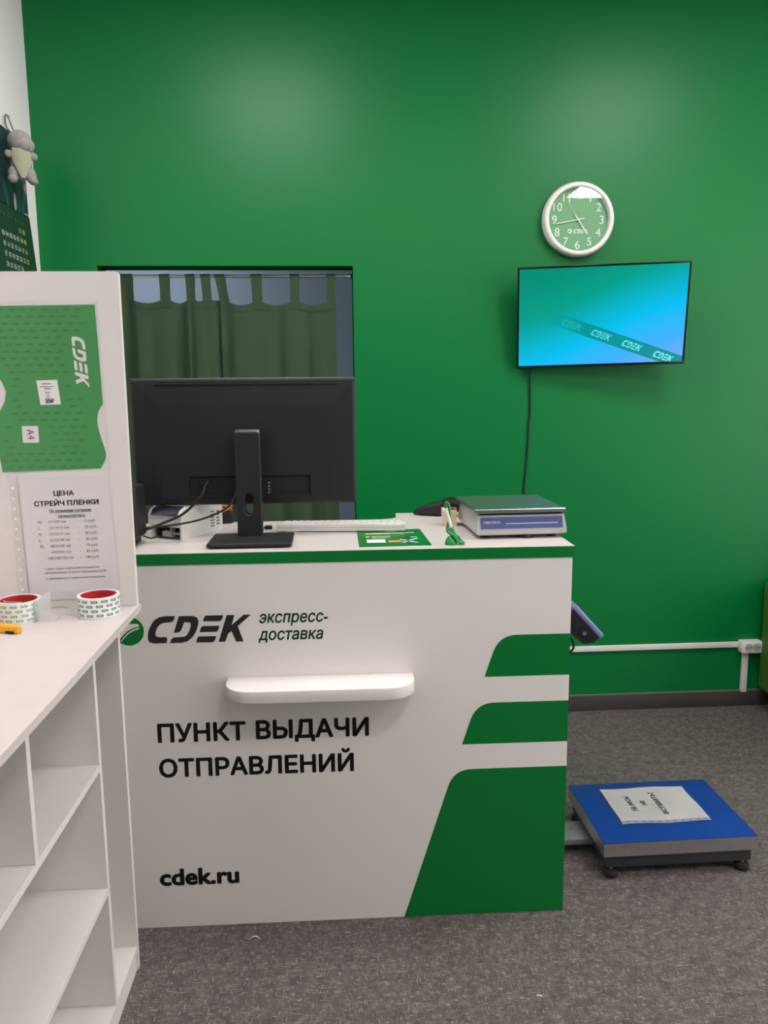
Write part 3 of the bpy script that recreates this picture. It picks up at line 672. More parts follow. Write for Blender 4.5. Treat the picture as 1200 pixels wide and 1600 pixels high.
# weighing indicator of the floor scale on the counter's right side
wi = thing('weighing_indicator', 'lilac and black weighing indicator tilted on the right side of the counter', 'display', M=Matrix.Translation((0.706, 2.215, 0.822)) @ Matrix.Rotation(math.radians(48), 4, 'Y'))
g = G(); g.box(-0.075, 0.048, -0.085, 0.085, 0.010, 0.026, 0.006, 3); g.obj('front_cover', M_lilac, wi)
g = G(); g.loft([ring(-0.070, 0.044, -0.08, 0.08, 0.0095), ring(-0.070, 0.044, -0.08, 0.08, -0.010), ring(-0.040, 0.030, -0.072, 0.072, -0.034), ring(-0.025, 0.012, -0.06, 0.06, -0.040)]); g.obj('rear_housing', M_black, wi, smooth=20)
g = G(); g.cyl((0.004, -0.082, -0.012), (0.004, -0.074, -0.012), 0.006, n=16); g.obj('screw', M_steel, wi)
Mi = wi.matrix_world.inverted()
g = G(); g.box(0.647, 0.655, 2.17, 2.26, 0.755, 0.88, 0.001, 2, None); g.box(0.655, 0.672, 2.185, 2.245, 0.80, 0.83, 0.001)
bmesh.ops.transform(g.bm, matrix=Mi, verts=g.bm.verts); g.obj('wall_bracket', M_black2, wi)
g = G(); g.tube([(0.682, 2.20, 0.775), (0.690, 2.20, 0.758), (0.688, 2.21, 0.735), (0.668, 2.25, 0.70), (0.660, 2.30, 0.60), (0.660, 2.36, 0.40), (0.665, 2.40, 0.20), (0.69, 2.40, 0.075)], 0.0035)
tag(g.obj('signal_cable', M_rubber), 'black cable hanging below the lilac indicator beside the counter edge', 'cable')

# ---------------------------------------------------------------- shelving unit on the left
su = thing('shelving_unit', 'white open shelving unit with tabletop and tall rear panel at the left', 'shelving unit', (-0.533, 1.93, 0), CR)
TZ = 0.9825
W = 0.016
g = G(); g.box(-0.63, 0.054, -1.25, 0.012, TZ - 0.018, TZ, 0.001, 1); g.obj('table_top', M_lam_top, su)
g = G(); g.box(-0.59, 0.0, -W + 0.006, 0.006, 0.0, TZ - 0.0185, 0.0006, 1); g.obj('end_panel', M_lam, su)
g = G(); g.box(-0.59, 0.0, -1.24, -1.224, 0.0, TZ - 0.0185, 0.0006, 1); g.obj('end_panel', M_lam, su)
g = G(); g.box(-0.572, 0.0, -0.212, -0.196, 0.0685, TZ - 0.0185, 0.0006, 1); g.obj('divider', M_lam, su)
g = G(); g.box(-0.572, 0.0, -0.594, -0.578, 0.6725, TZ - 0.0185, 0.0006, 1); g.obj('divider', M_lam, su)
g = G(); g.box(-0.572, 0.0, -0.93, -0.914, 0.0685, 0.6555, 0.0006, 1); g.obj('divider', M_lam, su)
g = G(); g.box(-0.572, 0.0, -1.2235, -0.2125, 0.656, 0.672, 0.0006, 1); g.obj('shelf', M_lam, su)
g = G(); g.box(-0.572, 0.0, -0.9135, -0.2125, 0.354, 0.370, 0.0006, 1); g.obj('shelf', M_lam, su)
g = G(); g.box(-0.572, 0.0, -1.2235, -0.0105, 0.052, 0.068, 0.0006, 1); g.obj('bottom_board', M_lam, su)
g = G(); g.box(-0.020, -0.004, -1.2235, -0.0105, 0.0, 0.0515, 0.0006, 1); g.obj('plinth', M_lam, su)
g = G(); g.box(-0.589, -0.573, -1.2235, -0.0105, 0.0, TZ - 0.0185); g.obj('back_board', M_lam, su)
g = G()
pp = [(-0.62, TZ + 0.0005), (0.0485, TZ + 0.0005)] + arcpts(0.0485 - 0.008, 1.7685 - 0.008, 0.008, 0, 90, 6) + [(-0.62, 1.7685)]
g.prism(pp, 0.016, front((0, 0.008, 0))); g.obj('rear_panel', M_lam, su, smooth=0)
g = G(); pp2 = [(0.0487, TZ + 0.0008)] + [(x + 0.0003, z + 0.0003) for x, z in arcpts(0.0485 - 0.008, 1.7685 - 0.008, 0.008, 0, 90, 6)] + [(-0.62, 1.7688), (-0.62, 1.7700)] + [(x + 0.001, z + 0.001) for x, z in arcpts(0.0485 - 0.008, 1.7685 - 0.008, 0.0085, 90, 0, 6)] + [(0.0497, TZ + 0.0008)]
g.prism(pp2, 0.0164, front((0, 0.0082, 0))); g.obj('edge_band', M_edge, su, smooth=0)

# poster: a green courier envelope in a clear pocket, taped to the rear panel (world coordinates, plane just in front)
YP = 1.9210
FP = front((0, YP, 0))
po = thing('poster', 'green courier envelope poster in a clear pocket on the white rear panel', 'poster')
g = G(); g.prism([(-0.79, 1.314), (-0.5285, 1.3185), (-0.5365, 1.703), (-0.80, 1.700)], 0.0006, FP); g.obj('backing_sheet', M_paper_lilac, po, smooth=0)
F1 = front((0, YP - 0.0008, 0))
env = [(-0.775, 1.3135), (-0.549, 1.319), (-0.541, 1.331), (-0.5355, 1.343), (-0.5345, 1.352), (-0.537, 1.366), (-0.5425, 1.386), (-0.5475, 1.406), (-0.5500, 1.424), (-0.5495, 1.438), (-0.546, 1.452), (-0.540, 1.463), (-0.5345, 1.469), (-0.5395, 1.696), (-0.795, 1.693), (-0.785, 1.548), (-0.772, 1.540), (-0.760, 1.522), (-0.753, 1.500), (-0.757, 1.478), (-0.770, 1.455), (-0.782, 1.445), (-0.780, 1.36)]
g = G(); g.prism(env, 0.0006, F1); ev = g.obj('envelope', M_env, po, smooth=0)
# repeated small lettering on the envelope
F15 = front((0, YP - 0.0015, 0))
g = G()
for r_ in range(24):
    z = 1.322 + r_ * 0.0157
    for k in range(-1, 12):
        x = -0.79 + k * 0.0245 + (0.011 if r_ % 2 else 0) + 0.004 * math.sin(r_ * 1.3)
        if x < -0.778 or (x < -0.745 and 1.43 < z < 1.555) or x > -0.572 - (0.018 if z < 1.47 else 0): continue
        if -0.617 < x < -0.55 and 1.49 < z < 1.635: continue
        if -0.72 < x < -0.62 and 1.46 < z < 1.53: continue
        if -0.755 < x < -0.67 and 1.365 < z < 1.43: continue
        logo(g, x, z, 0.0042, F15, 0.0001)
g.obj('small_print', M_env_print, ev, smooth=0)
g = G(); logo(g, -0.5965, 1.6245, 0.0295, F15, 0.0004, rot=math.radians(-87.5), sx=1.08); g.obj('printed_logo', M_paper_lilac, ev, smooth=0)
FS = front((0, YP - 0.0015, 0)); FS2 = front((0, YP - 0.0022, 0))
g = G(); g.prism([(-0.6822, 1.525), (-0.635, 1.5265), (-0.6305, 1.470), (-0.6765, 1.4685)], 0.0005, FS); stk = g.obj('price_sticker', M_paper, po, smooth=0)
g = G(); text(g, '20₽', -0.6655, 1.4735, 0.0088, FS2, x1=-0.6445, bold=0.03, t=0.0002)
for a, b_, z in ((-0.670, -0.649, 1.5165), (-0.674, -0.643, 1.510), (-0.665, -0.650, 1.505), (-0.664, -0.654, 1.4965), (-0.661, -0.655, 1.4905), (-0.662, -0.653, 1.485)): g.prism([(a, z), (b_, z), (b_, z + 0.0016), (a, z + 0.0016)], 0.0002, FS2)
g.obj('sticker_print', M_ink, stk, smooth=0)
g = G(); c_, s_ = math.cos(0.07), math.sin(0.07)
g.prism([(u - 0.7045, v + 1.401) for u, v in rrect(-0.0185, 0.0185, -0.0195, 0.0195, 0.003)], 0.0005, FS); a4 = g.obj('format_sticker', M_paper_lilac, po, smooth=0)
g = G(); Fr = frame((-0.7045, YP - 0.0022, 1.401), (0.06, 0, -1), (1, 0, 0.06)); text(g, 'A4', -0.012, -0.007, 0.0150, Fr, x1=0.0115, t=0.0002); g.obj('sticker_print', M_ink, a4, smooth=0)
g = G(); g.sheet([(-0.8, 1.312), (-0.5262, 1.3165), (-0.5350, 1.7045), (-0.81, 1.702)], front((0, YP - 0.0032, 0))); g.obj('clear_pocket', M_sleeve, po, smooth=0)

# price list in a punched sleeve
pl = thing('price_list', 'white printed price list in a clear punched sleeve under the green poster', 'notice')
g = G(); g.prism([(-0.7345, 1.001), (-0.5210, 1.004), (-0.5325, 1.2985), (-0.741, 1.2965)], 0.0005, FP); g.obj('sheet', M_paper_lilac, pl, smooth=0)
tl = math.radians(-1.0)
FT = Matrix.Translation((-0.636, YP - 0.0008, 1.15)) @ Matrix.Rotation(math.radians(1.2), 4, 'Y').inverted() @ front()
g = G()
def T(body, x0, z, cap, x1=None, bold=0.0, **k): text(g, body, x0 + 0.636, z - 1.15, cap, FT, x1=None if x1 is None else x1 + 0.636, bold=bold, t=0.0002, **k)
T('ЦЕНА', -0.660, 1.2560, 0.0105, -0.6125, 0.035)
T('СТРЕЙЧ ПЛЕНКИ', -0.707, 1.2325, 0.0105, -0.557, 0.035)
g.obj('heading_print', M_ink, pl, smooth=0)
g = G()
T('По размерам согласно', -0.673, 1.2165, 0.0060, -0.5755, 0.02); T('калькулятору:', -0.654, 1.2040, 0.0060, -0.590, 0.02)
for a, b_, z in ((-0.673, -0.5755, 1.2145), (-0.654, -0.590, 1.2020)): g.prism([(a + 0.636, z - 1.15), (b_ + 0.636, z - 1.15), (b_ + 0.636, z - 1.1492), (a + 0.636, z - 1.1492)], 0.0002, FT)
rows = [('XS', '17/12/9 см', '15 руб.'), ('S', '23/19/10 см', '20 руб.'), ('M', '33/25/15 см', '30 руб.'), ('L', '51/25/38 см', '40 руб.'), ('XL', '60/35/30 см', '70 руб.'), ('', '69/39/42 см', '85 руб.'), ('', '100/100/100 см', '240 руб.')]
for k, (a, b_, c) in enumerate(rows):
    z = 1.1905 - k * 0.0147
    if a: T(a, -0.7035, z, 0.0062)
    T(b_, -0.6775 if k < 6 else -0.686, z, 0.0062); T('-', -0.6105, z, 0.0062); T(c, -0.5945 if k < 6 else -0.599, z, 0.0062)
T('* цена стрейч пленки рассчитывается', -0.697, 1.0775, 0.0050, -0.569); T('автоматически на груз в программе СДЭК,', -0.697, 1.0675, 0.0050, -0.551); T('в зависимости от ширины/высоты/длины.', -0.696, 1.0535, 0.0050, -0.555)
g.obj('text_print', M_ink_grey, pl, smooth=0)
g = G(); g.sheet([(-0.757, 0.9985), (-0.5150, 1.002), (-0.5275, 1.3085), (-0.764, 1.3055)], front((0, YP - 0.0022, 0))); sl = g.obj('clear_sleeve', M_sleeve, pl, smooth=0)
g = G(); g.sheet([(-0.757, 0.9985), (-0.738, 0.9988), (-0.745, 1.306), (-0.764, 1.3055)], front((0, YP - 0.0025, 0))); g.obj('punched_edge', M_strip, sl, smooth=0)
g = G()
for k in range(11): g.prism(disc(-0.7545 + 0.001 * k * -0.4 + 0.004, 1.030 + 0.0245 * k, 0.003, 12), 0.0002, front((0, YP - 0.0030, 0)))
g.obj('punch_hole', M_white_wall, sl, smooth=0)

# packing tape rolls on the table top
def roll(name, label, loc, rz, printm, m=M_tape, rot=0.0, alphaend=None):
    t = thing(name, label, 'tape roll', loc, rz, 'rolls of packing tape on the white table')
    R_, r_, h = 0.0475, 0.0385, 0.0475
    g = G(); g.lathe([(R_, 0), (R_, h), (r_ + 0.0022, h), (r_ + 0.0022, 0)], 72, closed=True); g.obj('tape_winding', m, t)
    g = G(); g.lathe([(r_ + 0.002, 0.0005), (r_ + 0.002, h - 0.0006), (r_, h - 0.0006), (r_, 0.0005)], 72, closed=True); co = g.obj('core', M_red, t)
    g = G(); b2 = bmesh.new()
    gg = G(); gl_ = G()
    for row in range(4):
        for k in range(13):
            a0 = 2 * math.pi * (k + (0.5 if row % 2 else 0)) / 13; z0 = 0.0045 + row * 0.0108
            wd = 0.0150; hh = 0.0056
            # printed pill with the lettering left light, bent round the winding
            tmp = G(); tmp.prism(rrect(0, wd, 0, hh, hh * 0.3, 3), 0.00008, Matrix.Identity(4))
            lt = G(); logo(lt, wd * 0.11, hh * 0.24, hh * 0.52, Matrix.Translation((0, 0, 0.0001)), 0.00008, sx=wd * 0.76 / (3.7 * hh * 0.52))
            for q, dst in ((tmp, gg), (lt, gl_)):
                for k_ in range(1, 8): bmesh.ops.bisect_plane(q.bm, geom=q.bm.verts[:] + q.bm.edges[:] + q.bm.faces[:], plane_co=(wd * k_ / 8, 0, 0), plane_no=(1, 0, 0))
                for v in q.bm.verts:
                    a = a0 + v.co.x / R_; rr = R_ + 0.00015 + v.co.z; v.co = (rr * math.cos(a), rr * math.sin(a), z0 + v.co.y)
                dst.merge(q.bm)
    gl_.obj('logo_lettering', m, t, smooth=0)
    gg.obj('printed_logos', printm, t, smooth=0)
    g = G(); Fi = None
    for a0, n_ in ((1.1, 5), (1.9, 4)):
        tmp = G()
        for q in range(n_): tmp.prism([(q * 0.0055, 0), (q * 0.0055 + 0.004, 0), (q * 0.0055 + 0.004, 0.006), (q * 0.0055, 0.006)], 0.0001, Matrix.Identity(4))
        for v in tmp.bm.verts:
            a = a0 - v.co.x / r_; v.co = ((r_ - 0.0002 - v.co.z) * math.cos(a), (r_ - 0.0002 - v.co.z) * math.sin(a), 0.022 + v.co.y)
        g.merge(tmp.bm)
    g.obj('core_print', M_kraft, co, smooth=0)
    return t
t1 = roll('tape_roll', 'right roll of white logo tape with red core beside the panel edge', (-0.5535, 1.8540, TZ + 0.0005), 0.5, M_tape_print)
t2 = roll('tape_roll', 'left roll of white logo tape with crumpled loose end, nearer the frame edge', (-0.7250, 1.8270, TZ + 0.0005), 2.0, M_tape_print_pale)
def ribbon(name, path, z0, z1, parent, m, curl=0.0):
    P = catmull([Vector((x, y, 0)) for x, y in path], 5); n = len(P)
    def fn(u, v):
        i = min(int(u * (n - 1) + 1e-6), n - 1); p = P[i]; return (p.x + curl * v * v * u, p.y, z0(u) + (z1(u) - z0(u)) * v)
    g = G(); g.grid(fn, n - 1, 6, 0.0003); return g.obj(name, m, parent)
# short free end of the right roll (world offsets turned into the roll's frame)
def to_local(o, pts):
    c, s = math.cos(-o.rotation_euler.z), math.sin(-o.rotation_euler.z)
    return [(c * (x - o.location.x) - s * (y - o.location.y), s * (x - o.location.x) + c * (y - o.location.y)) for x, y in pts]
ribbon('loose_end', to_local(t1, [(-0.592, 1.8235), (-0.604, 1.834), (-0.617, 1.846), (-0.628, 1.852)]), lambda u: 0.0012, lambda u: 0.047 * (1 - 0.68 * u ** 0.8), t1, M_tape_loose)
ribbon('loose_end', to_local(t2, [(-0.684, 1.801), (-0.676, 1.806), (-0.672, 1.820), (-0.664, 1.832), (-0.658, 1.838)]), lambda u: 0.0012 + 0.0185 * u * u, lambda u: 0.046 + 0.016 * u, t2, M_tape_loose, 0.0)
ribbon('crumpled_end', to_local(t2, [(-0.6825, 1.803), (-0.672, 1.797), (-0.657, 1.800), (-0.645, 1.812), (-0.640, 1.828)]), lambda u: 0.0012, lambda u: 0.040 - 0.030 * u, t2, M_tape_loose, -0.010)
ribbon('inner_flap', to_local(t2, [(-0.755, 1.815), (-0.742, 1.806), (-0.725, 1.806), (-0.712, 1.809)]), lambda u: 0.030, lambda u: 0.0495 - 0.004 * u, t2, M_tape)

# yellow utility knife at the frame edge
kn = thing('utility_knife', 'yellow utility knife lying on the white table at the left edge', 'knife', (-0.6785, 1.716, TZ + 0.0005), math.radians(158))
g = G()
g.prism([(0, 0.004), (0.004, -0.003), (0.024, -0.010), (0.16, -0.013), (0.165, 0.0), (0.16, 0.016), (0.02, 0.014), (0.004, 0.010)], 0.015, flat()); bmesh.ops.bevel(g.bm, geom=[e for e in g.bm.edges if len(e.link_faces) == 2 and e.calc_face_angle(0) > 0.8], offset=0.002, segments=2, affect='EDGES'); g.obj('handle', M_yellow, kn, smooth=30)
g = G(); g.box(0.012, 0.032, 0.0115, 0.0155, 0.001, 0.006); g.obj('blade_slot', M_black2, kn)

# ---------------------------------------------------------------- left wall: calendar and plush toy
ca = thing('wall_calendar', 'dark wall calendar with picture page and green date page on white wall', 'calendar')
def cal_picture():
    m = bpy.data.materials.new('calendar_picture'); m.use_nodes = True; nt = m.node_tree; b = nt.nodes['Principled BSDF']; L = nt.links.new
    tc = nt.nodes.new('ShaderNodeTexCoord'); mp = nt.nodes.new('ShaderNodeMapping'); mp.inputs['Scale'].default_value = (1, 9, 4); n = nt.nodes.new('ShaderNodeTexNoise'); n.inputs['Scale'].default_value = 1.4; n.inputs['Detail'].default_value = 5; n.inputs['Distortion'].default_value = 1.5
    r = nt.nodes.new('ShaderNodeValToRGB'); el = r.color_ramp.elements
    el[0].position = 0.3; el[0].color = lin((16, 26, 30)) + (1,); el[1].position = 0.75; el[1].color = lin((70, 130, 180)) + (1,)
    e = el.new(0.5); e.color = lin((26, 46, 56)) + (1,); e = el.new(0.62); e.color = lin((32, 74, 84)) + (1,)
    L(tc.outputs['Object'], mp.inputs[0]); L(mp.outputs[0], n.inputs['Vector']); L(n.outputs['Fac'], r.inputs[0]); L(r.outputs[0], b.inputs['Base Color']); b.inputs['Roughness'].default_value = 0.35
    return m
M_pic = cal_picture()
XC = XL + 0.014
FC = frame((XC, 0, 0), (0, 1, 0), (0, 0, 1))
g = G(); g.box(XL + 0.002, XC, 2.93, 3.357, 2.175, 2.454, 0.0005, 1); pg = g.obj('picture_page', M_pic, ca)
g = G(); g.prism([(3.228 + 0.010 * math.cos(a) * (1.2), 2.205 + 0.035 * math.sin(a)) for a in [2 * math.pi * k / 24 for k in range(24)]], 0.0004, FC); g.obj('pale_shape', mat('pale_print', (150, 158, 162), 0.5), pg, smooth=0)
g = G(); g.prism([(3.343, 2.262), (3.322, 2.275), (3.331, 2.281), (3.326, 2.296), (3.338, 2.288), (3.345, 2.302), (3.3535, 2.296), (3.3535, 2.265)], 0.0004, FC); g.obj('orange_star', mat('orange_star_print', (190, 112, 84), 0.5), pg, smooth=0)
g = G(); [g.prism([(y_, 2.179), (y_ + 0.010, 2.179), (y_ + 0.010, 2.1835), (y_, 2.1835)], 0.0003, FC) for y_ in (3.322, 3.338)]; g.obj('page_print', M_cal_white, pg, smooth=0)
# spiral binding between the pages
g = G()
for k in range(34):
    y = 2.94 + k * 0.0125
    g.tube([(XC + 0.003 * math.cos(a) - 0.001, y, 2.1735 + 0.0045 * math.sin(a)) for a in [2 * math.pi * j / 8 for j in range(9)]], 0.0008, 5, 0)
g.obj('spiral_binding', M_black2, ca)
# the date page leans a little off the wall
dt = Vector((0.022, 0, -0.3)).normalized(); FD = frame((XC, 0, 2.172), (0, 1, 0), -dt)
g = G(); g.prism([(2.93, -0.32), (3.357, -0.32), (3.357, 0), (2.93, 0)], 0.003, FD); dp = g.obj('date_page', M_cal_green, ca, smooth=0)
FD2 = frame((XC + 0.0032, 0, 2.172), (0, 1, 0), -dt)
gw, gy, gl = G(), G(), G()
for k, s in enumerate('ПВСЧПСВ'): text(gl, s, 0, -0.040, 0.008, FD2, center=3.062 + k * 0.0345, t=0.0002)
dates = [['', '', '', '', '', '01', '02'], ['03', '04', '05', '06', '07', '08', '09'], ['10', '11', '12', '13', '14', '15', '16'], ['17', '18', '19', '20', '21', '22', '23'], ['24', '25', '26', '27', '28', '', '']]
for r_, row in enumerate(dates):
    for k, s in enumerate(row):
        if s: text(gy if k > 4 else gw, s, 0, -0.078 - r_ * 0.0365, 0.0165, FD2, center=3.062 + k * 0.0345, bold=0.03, t=0.0002)
gw.obj('weekday_numbers', M_cal_white, dp, smooth=0); gy.obj('weekend_numbers', M_cal_yellow, dp, smooth=0); gl.obj('day_letters', mat('calendar_pale_green', (120, 150, 130), 0.5), dp, smooth=0)

# plush toy on a strap
pt = thing('plush_toy', 'grey plush toy with pale green belly hanging on the white wall', 'toy', (-1.128, 3.185, 2.35), 0)
FACE = math.radians(28)      # turned a little towards the room
def remeshed(g, vox, sm=2):
    me = bpy.data.meshes.new('r'); g.bm.to_mesh(me); g.bm.free(); o = bpy.data.objects.new('r', me); COL.objects.link(o)
    md = o.modifiers.new('r', 'REMESH'); md.mode = 'VOXEL'; md.voxel_size = vox
    m2 = o.modifiers.new('s', 'SMOOTH'); m2.iterations = sm; m2.factor = 0.6
    dg = bpy.context.evaluated_depsgraph_get(); dg.update(); me2 = bpy.data.meshes.new_from_object(o.evaluated_get(dg))
    b = bmesh.new(); b.from_mesh(me2); bpy.data.objects.remove(o); bpy.data.meshes.remove(me); bpy.data.meshes.remove(me2); return b
g = G()
g.ball((0.0, 0, 0.057), 0.043, (1.0, 0.9, 0.95)); g.ball((0.014, -0.012, 0.044), 0.035, (1.0, 0.95, 0.8))        # head with muzzle
g.ball((0.0, 0, -0.020), 0.038, (1.0, 0.75, 1.25)); g.ball((0.0, 0, -0.045), 0.034, (1.05, 0.75, 0.9))            # trunk
for s in (-1, 1):
    g.ball((s * 0.043, -0.010, 0.008), 0.0125, (1.15, 0.9, 1.15)); g.ball((s * 0.035, -0.006, 0.010), 0.012)      # arms
    g.ball((s * 0.030, -0.006, -0.060), 0.020, (0.95, 0.9, 1.4)); g.ball((s * 0.036, -0.012, -0.080), 0.017, (1.0, 1.1, 0.8))   # legs and feet
g.ball((0.0, 0.03, -0.055), 0.018, (0.8, 1.3, 0.8))                                                              # tail
b = remeshed(g, 0.0030, 3); g = G(); g.merge(b, Matrix.Rotation(FACE, 4, 'Z')); g.obj('body', M_plush, pt, smooth=180)
# belly patch follows the front of the trunk
def belly(u, v):
    z = 0.028 - v * 0.103; hw = (0.032 if v < 0.4 else 0.032 * (1 - ((v - 0.4) / 0.6) ** 1.3 * 0.8)); x = (u * 2 - 1) * hw
    k = max(0.0, 1 - (x / 0.042) ** 2); y = -0.0308 * math.sqrt(k) * (1.0 if z > -0.05 else 1.0) - 0.0012
    zz = (z + 0.025) / 0.075; y *= max(0.55, math.sqrt(max(0, 1 - zz * zz * 0.45)))
    return (x, y - 0.003, z)
g = G(); g.grid(belly, 14, 20, 0.0015, Matrix.Rotation(FACE, 4, 'Z')); g.obj('belly_patch', M_belly, pt, smooth=180)
g = G()
for k in range(5): g.ball((0.032 + 0.002 * math.sin(k), -0.0345 + 0.004 * k * 0.2, 0.026 + 0.006 * k), 0.0018, u=8, v=6, M=None)
bmesh.ops.transform(g.bm, matrix=Matrix.Rotation(FACE, 4, 'Z'), verts=g.bm.verts); g.obj('stitched_teeth', M_paper, pt)
g = G(); g.tube([(-0.018, 0.0, 0.092), (-0.026, 0.002, 0.115), (-0.040, 0.010, 0.148), (-0.052, 0.020, 0.155), (-0.054, 0.022, 0.130), (-0.046, 0.016, 0.108), (-0.030, 0.006, 0.09)], 0.0028, 8); g.obj('hanging_loop', M_strap, pt)
g = G(); g.cyl((XL, 3.205, 2.500), (XL + 0.022, 3.205, 2.502), 0.0018, n=10); g.cyl((XL + 0.022, 3.205, 2.502), (XL + 0.024, 3.205, 2.502), 0.0035, n=12)
tag(g.obj('wall_nail', M_steel), 'small nail in the white wall holding the strap of the grey plush toy', 'nail')

# ---------------------------------------------------------------- curtains in the opening
RY, RZ = 3.545, 1.977
t = thing('curtain_rod', 'thin metal curtain rod spanning the opening in the green wall', 'rod')
g = G(); g.cyl((DX0 + 0.004, RY, RZ), (DX1 - 0.016, RY, RZ), 0.0065, n=16); g.obj('rod', M_steel, t)
g = G(); g.cyl((DX1 - 0.018, RY, RZ), (DX1 - 0.0025, RY, RZ), 0.0095, n=16, bev=0.002); g.obj('end_cap', M_chrome, t)
g = G(); g.cyl((DX0 + 0.0025, RY, RZ), (DX0 + 0.018, RY, RZ), 0.0095, n=16, bev=0.002); g.obj('end_cap', M_chrome, t)
def curtain(label, x0, x1, ztop, folds, tabs, seed, amp):
    t = thing('curtain', label, 'curtain', group='green tab-top curtains')
    rnd = random.Random(seed)
    def yof(x, v):
        y = 0
        for c, wd, a in folds: y += a * math.exp(-((x - c) / wd) ** 2)
        return RY + 0.004 + y * (0.35 + 0.65 * min(1, v * 6)) + amp * math.sin(x * 23 + v * 1.5 + seed) * min(1, v * 4)
    def sag(x):
        s = 0
        for (a, b_, _), (c, d, __) in zip(tabs, tabs[1:]):
            if b_ < x < c: k = (x - b_) / (c - b_); s = 0.011 * 4 * k * (1 - k) * min(1, (c - b_) / 0.07)
        return s
    def fn(u, v):
        x = x0 + (x1 - x0) * u; z = ztop - sag(x) * max(0, 1 - v * 5) - v * (ztop - 0.06)
        return (x, yof(x, v), z)
    g = G(); g.grid(fn, 160, 40, 0.0018); g.obj('panel', M_curtain, t, smooth=60)
    def fh(u, v):
        p = fn(u, v * 0.0165); return (p[0], p[1] - 0.0026 - 0.001 * math.sin(math.pi * v), p[2] + 0.001)
    g = G(); g.grid(fh, 160, 4, 0.001); g.obj('hem', M_curtain, t, smooth=60)
    for a, b_, lean in tabs:
        path = [(RY - 0.0105, -1), (RY - 0.0105, RZ + 0.001)] + [(RY - 0.0105 * math.cos(k * math.pi / 8), RZ + 0.0105 * math.sin(k * math.pi / 8)) for k in range(9)] + [(RY + 0.0105, RZ), (RY + 0.0105, -1)]
        def ft(u, v):
            k = v * (len(path) - 1); i = min(int(k), len(path) - 2); f_ = k - i; 
            y = path[i][0] * (1 - f_) + path[i + 1][0] * f_; za, zb = path[i][1], path[i + 1][1]
            xc = a + (b_ - a) * u; zt = fn((xc - x0) / (x1 - x0), 0)[2] - 0.012; yb = yof(xc, 0)
            za = zt if za < 0 else za; zb = zt if zb < 0 else zb
            z = za * (1 - f_) + zb * f_; h = max(0, min(1, (RZ - z) / (RZ - zt))); y = y * (1 - h) + (yb + (-0.0045 if i < 6 else 0.003)) * h
            return (xc - lean * (1 - h) + 0.003 * math.sin(h * 3.14) * (1 if u > 0.5 else -1) * -0.5, y, z)
        g = G(); g.grid(ft, 8, 24, 0.0012); g.obj('tab', M_curtain, t, smooth=60)
    return t
c1 = curtain('left green tab-top curtain, gathered in dark folds beside the white panel', -0.935, -0.4725, 1.878, [(-0.640, 0.024, 0.062), (-0.468, 0.020, 0.055), (-0.862, 0.022, 0.055), (-0.555, 0.022, -0.006), (-0.765, 0.03, 0.012), (-0.595, 0.010, 0.02)],
        [(-0.928, -0.89, 0), (-0.885, -0.832, 0), (-0.721, -0.678, 0), (-0.611, -0.573, 0), (-0.542, -0.503, 0.006)], 1.0, 0.004)
c2 = curtain('right green tab-top curtain, spread flat beside the open gap', -0.4705, 0.023, 1.868, [(-0.450, 0.026, 0.036), (-0.36, 0.03, -0.004), (-0.225, 0.026, 0.022), (-0.10, 0.02, 0.018), (-0.04, 0.02, -0.004)],
        [(-0.470, -0.428, 0.018), (-0.333, -0.288, 0.003), (-0.171, -0.131, 0), (-0.016, 0.022, 0)], 2.3, 0.003)

# ---------------------------------------------------------------- on the green wall: clock, television, ducts
ck = thing('wall_clock', 'round white wall clock with green dial and white numerals on green wall', 'clock', (1.0535, YW, 2.1985), 0)
Mk = Matrix.Rotation(math.radians(90), 4, 'X')     # lathe axis z -> -y
RC = 0.146
g = G(); g.lathe([(0.150, 0.001), (0.153, 0.012), (0.153, 0.030), (0.1495, 0.042), (0.1455, 0.0475), (0.139, 0.0495), (0.132, 0.0475), (0.1295, 0.043), (0.1285, 0.0245), (0.1285, 0.001)], 96, Mk, closed=True); g.obj('case', M_white_pl, ck)
g = G(); g.lathe([(0, 0.020), (0.1282, 0.020), (0.1282, 0.0235), (0, 0.0235)], 96, Mk); dial = g.obj('dial', M_clockface, ck, smooth=30)
g = G(); g.lathe([(0, 0.0440), (0.1288, 0.0440)], 96, Mk); g.obj('glass', M_glass, ck, smooth=30)
g = G(); Fk = front((0, -0.0236, 0))
for h in range(1, 13):
    a = math.radians(90 - 30 * h); s = str(h)
    text(g, s, 0, 0.102 * math.sin(a) - 0.0165, 0.033, Fk, center=0.102 * math.cos(a), t=0.0003, bold=-0.006)
g.obj('numerals', M_paper, dial, smooth=0)
g = G()
for k in range(60):
    a = math.radians(6 * k)
    if k % 5 == 0: g.prism(disc(0.1235 * math.cos(a), 0.1235 * math.sin(a), 0.0014, 8), 0.0003, Fk)
g.obj('minute_marks', M_paper, dial, smooth=0)
g = G(); logo(g, -0.018, -0.0545, 0.0165, Fk, 0.0003); g.prism(disc(-0.0335, -0.0462, 0.0095, 24), 0.0003, Fk); lg = g.obj('dial_logo', M_paper, dial, smooth=0)
g = G(); g.prism([(-0.041, -0.0435), (-0.026, -0.0435), (-0.032, -0.0475), (-0.0395, -0.053)], 0.0003, front((0, -0.0240, 0))); g.obj('logo_swoosh', M_clockface, lg, smooth=0)
def hand(name, tip, tail, w0, w1, y, m):
    tip, tail = Vector(tip), Vector(tail); d = (tip - tail).normalized(); n = Vector((-d.y, d.x))
    g = G(); g.prism([tuple(tail + n * w0), tuple(tail - n * w0), tuple(tip - n * w1), tuple(tip + n * w1)], 0.0012, front((0, y, 0))); return g.obj(name, m, ck, smooth=0)
k_ = 0.292 / 975.0     # metres per pixel of the enlarged dial
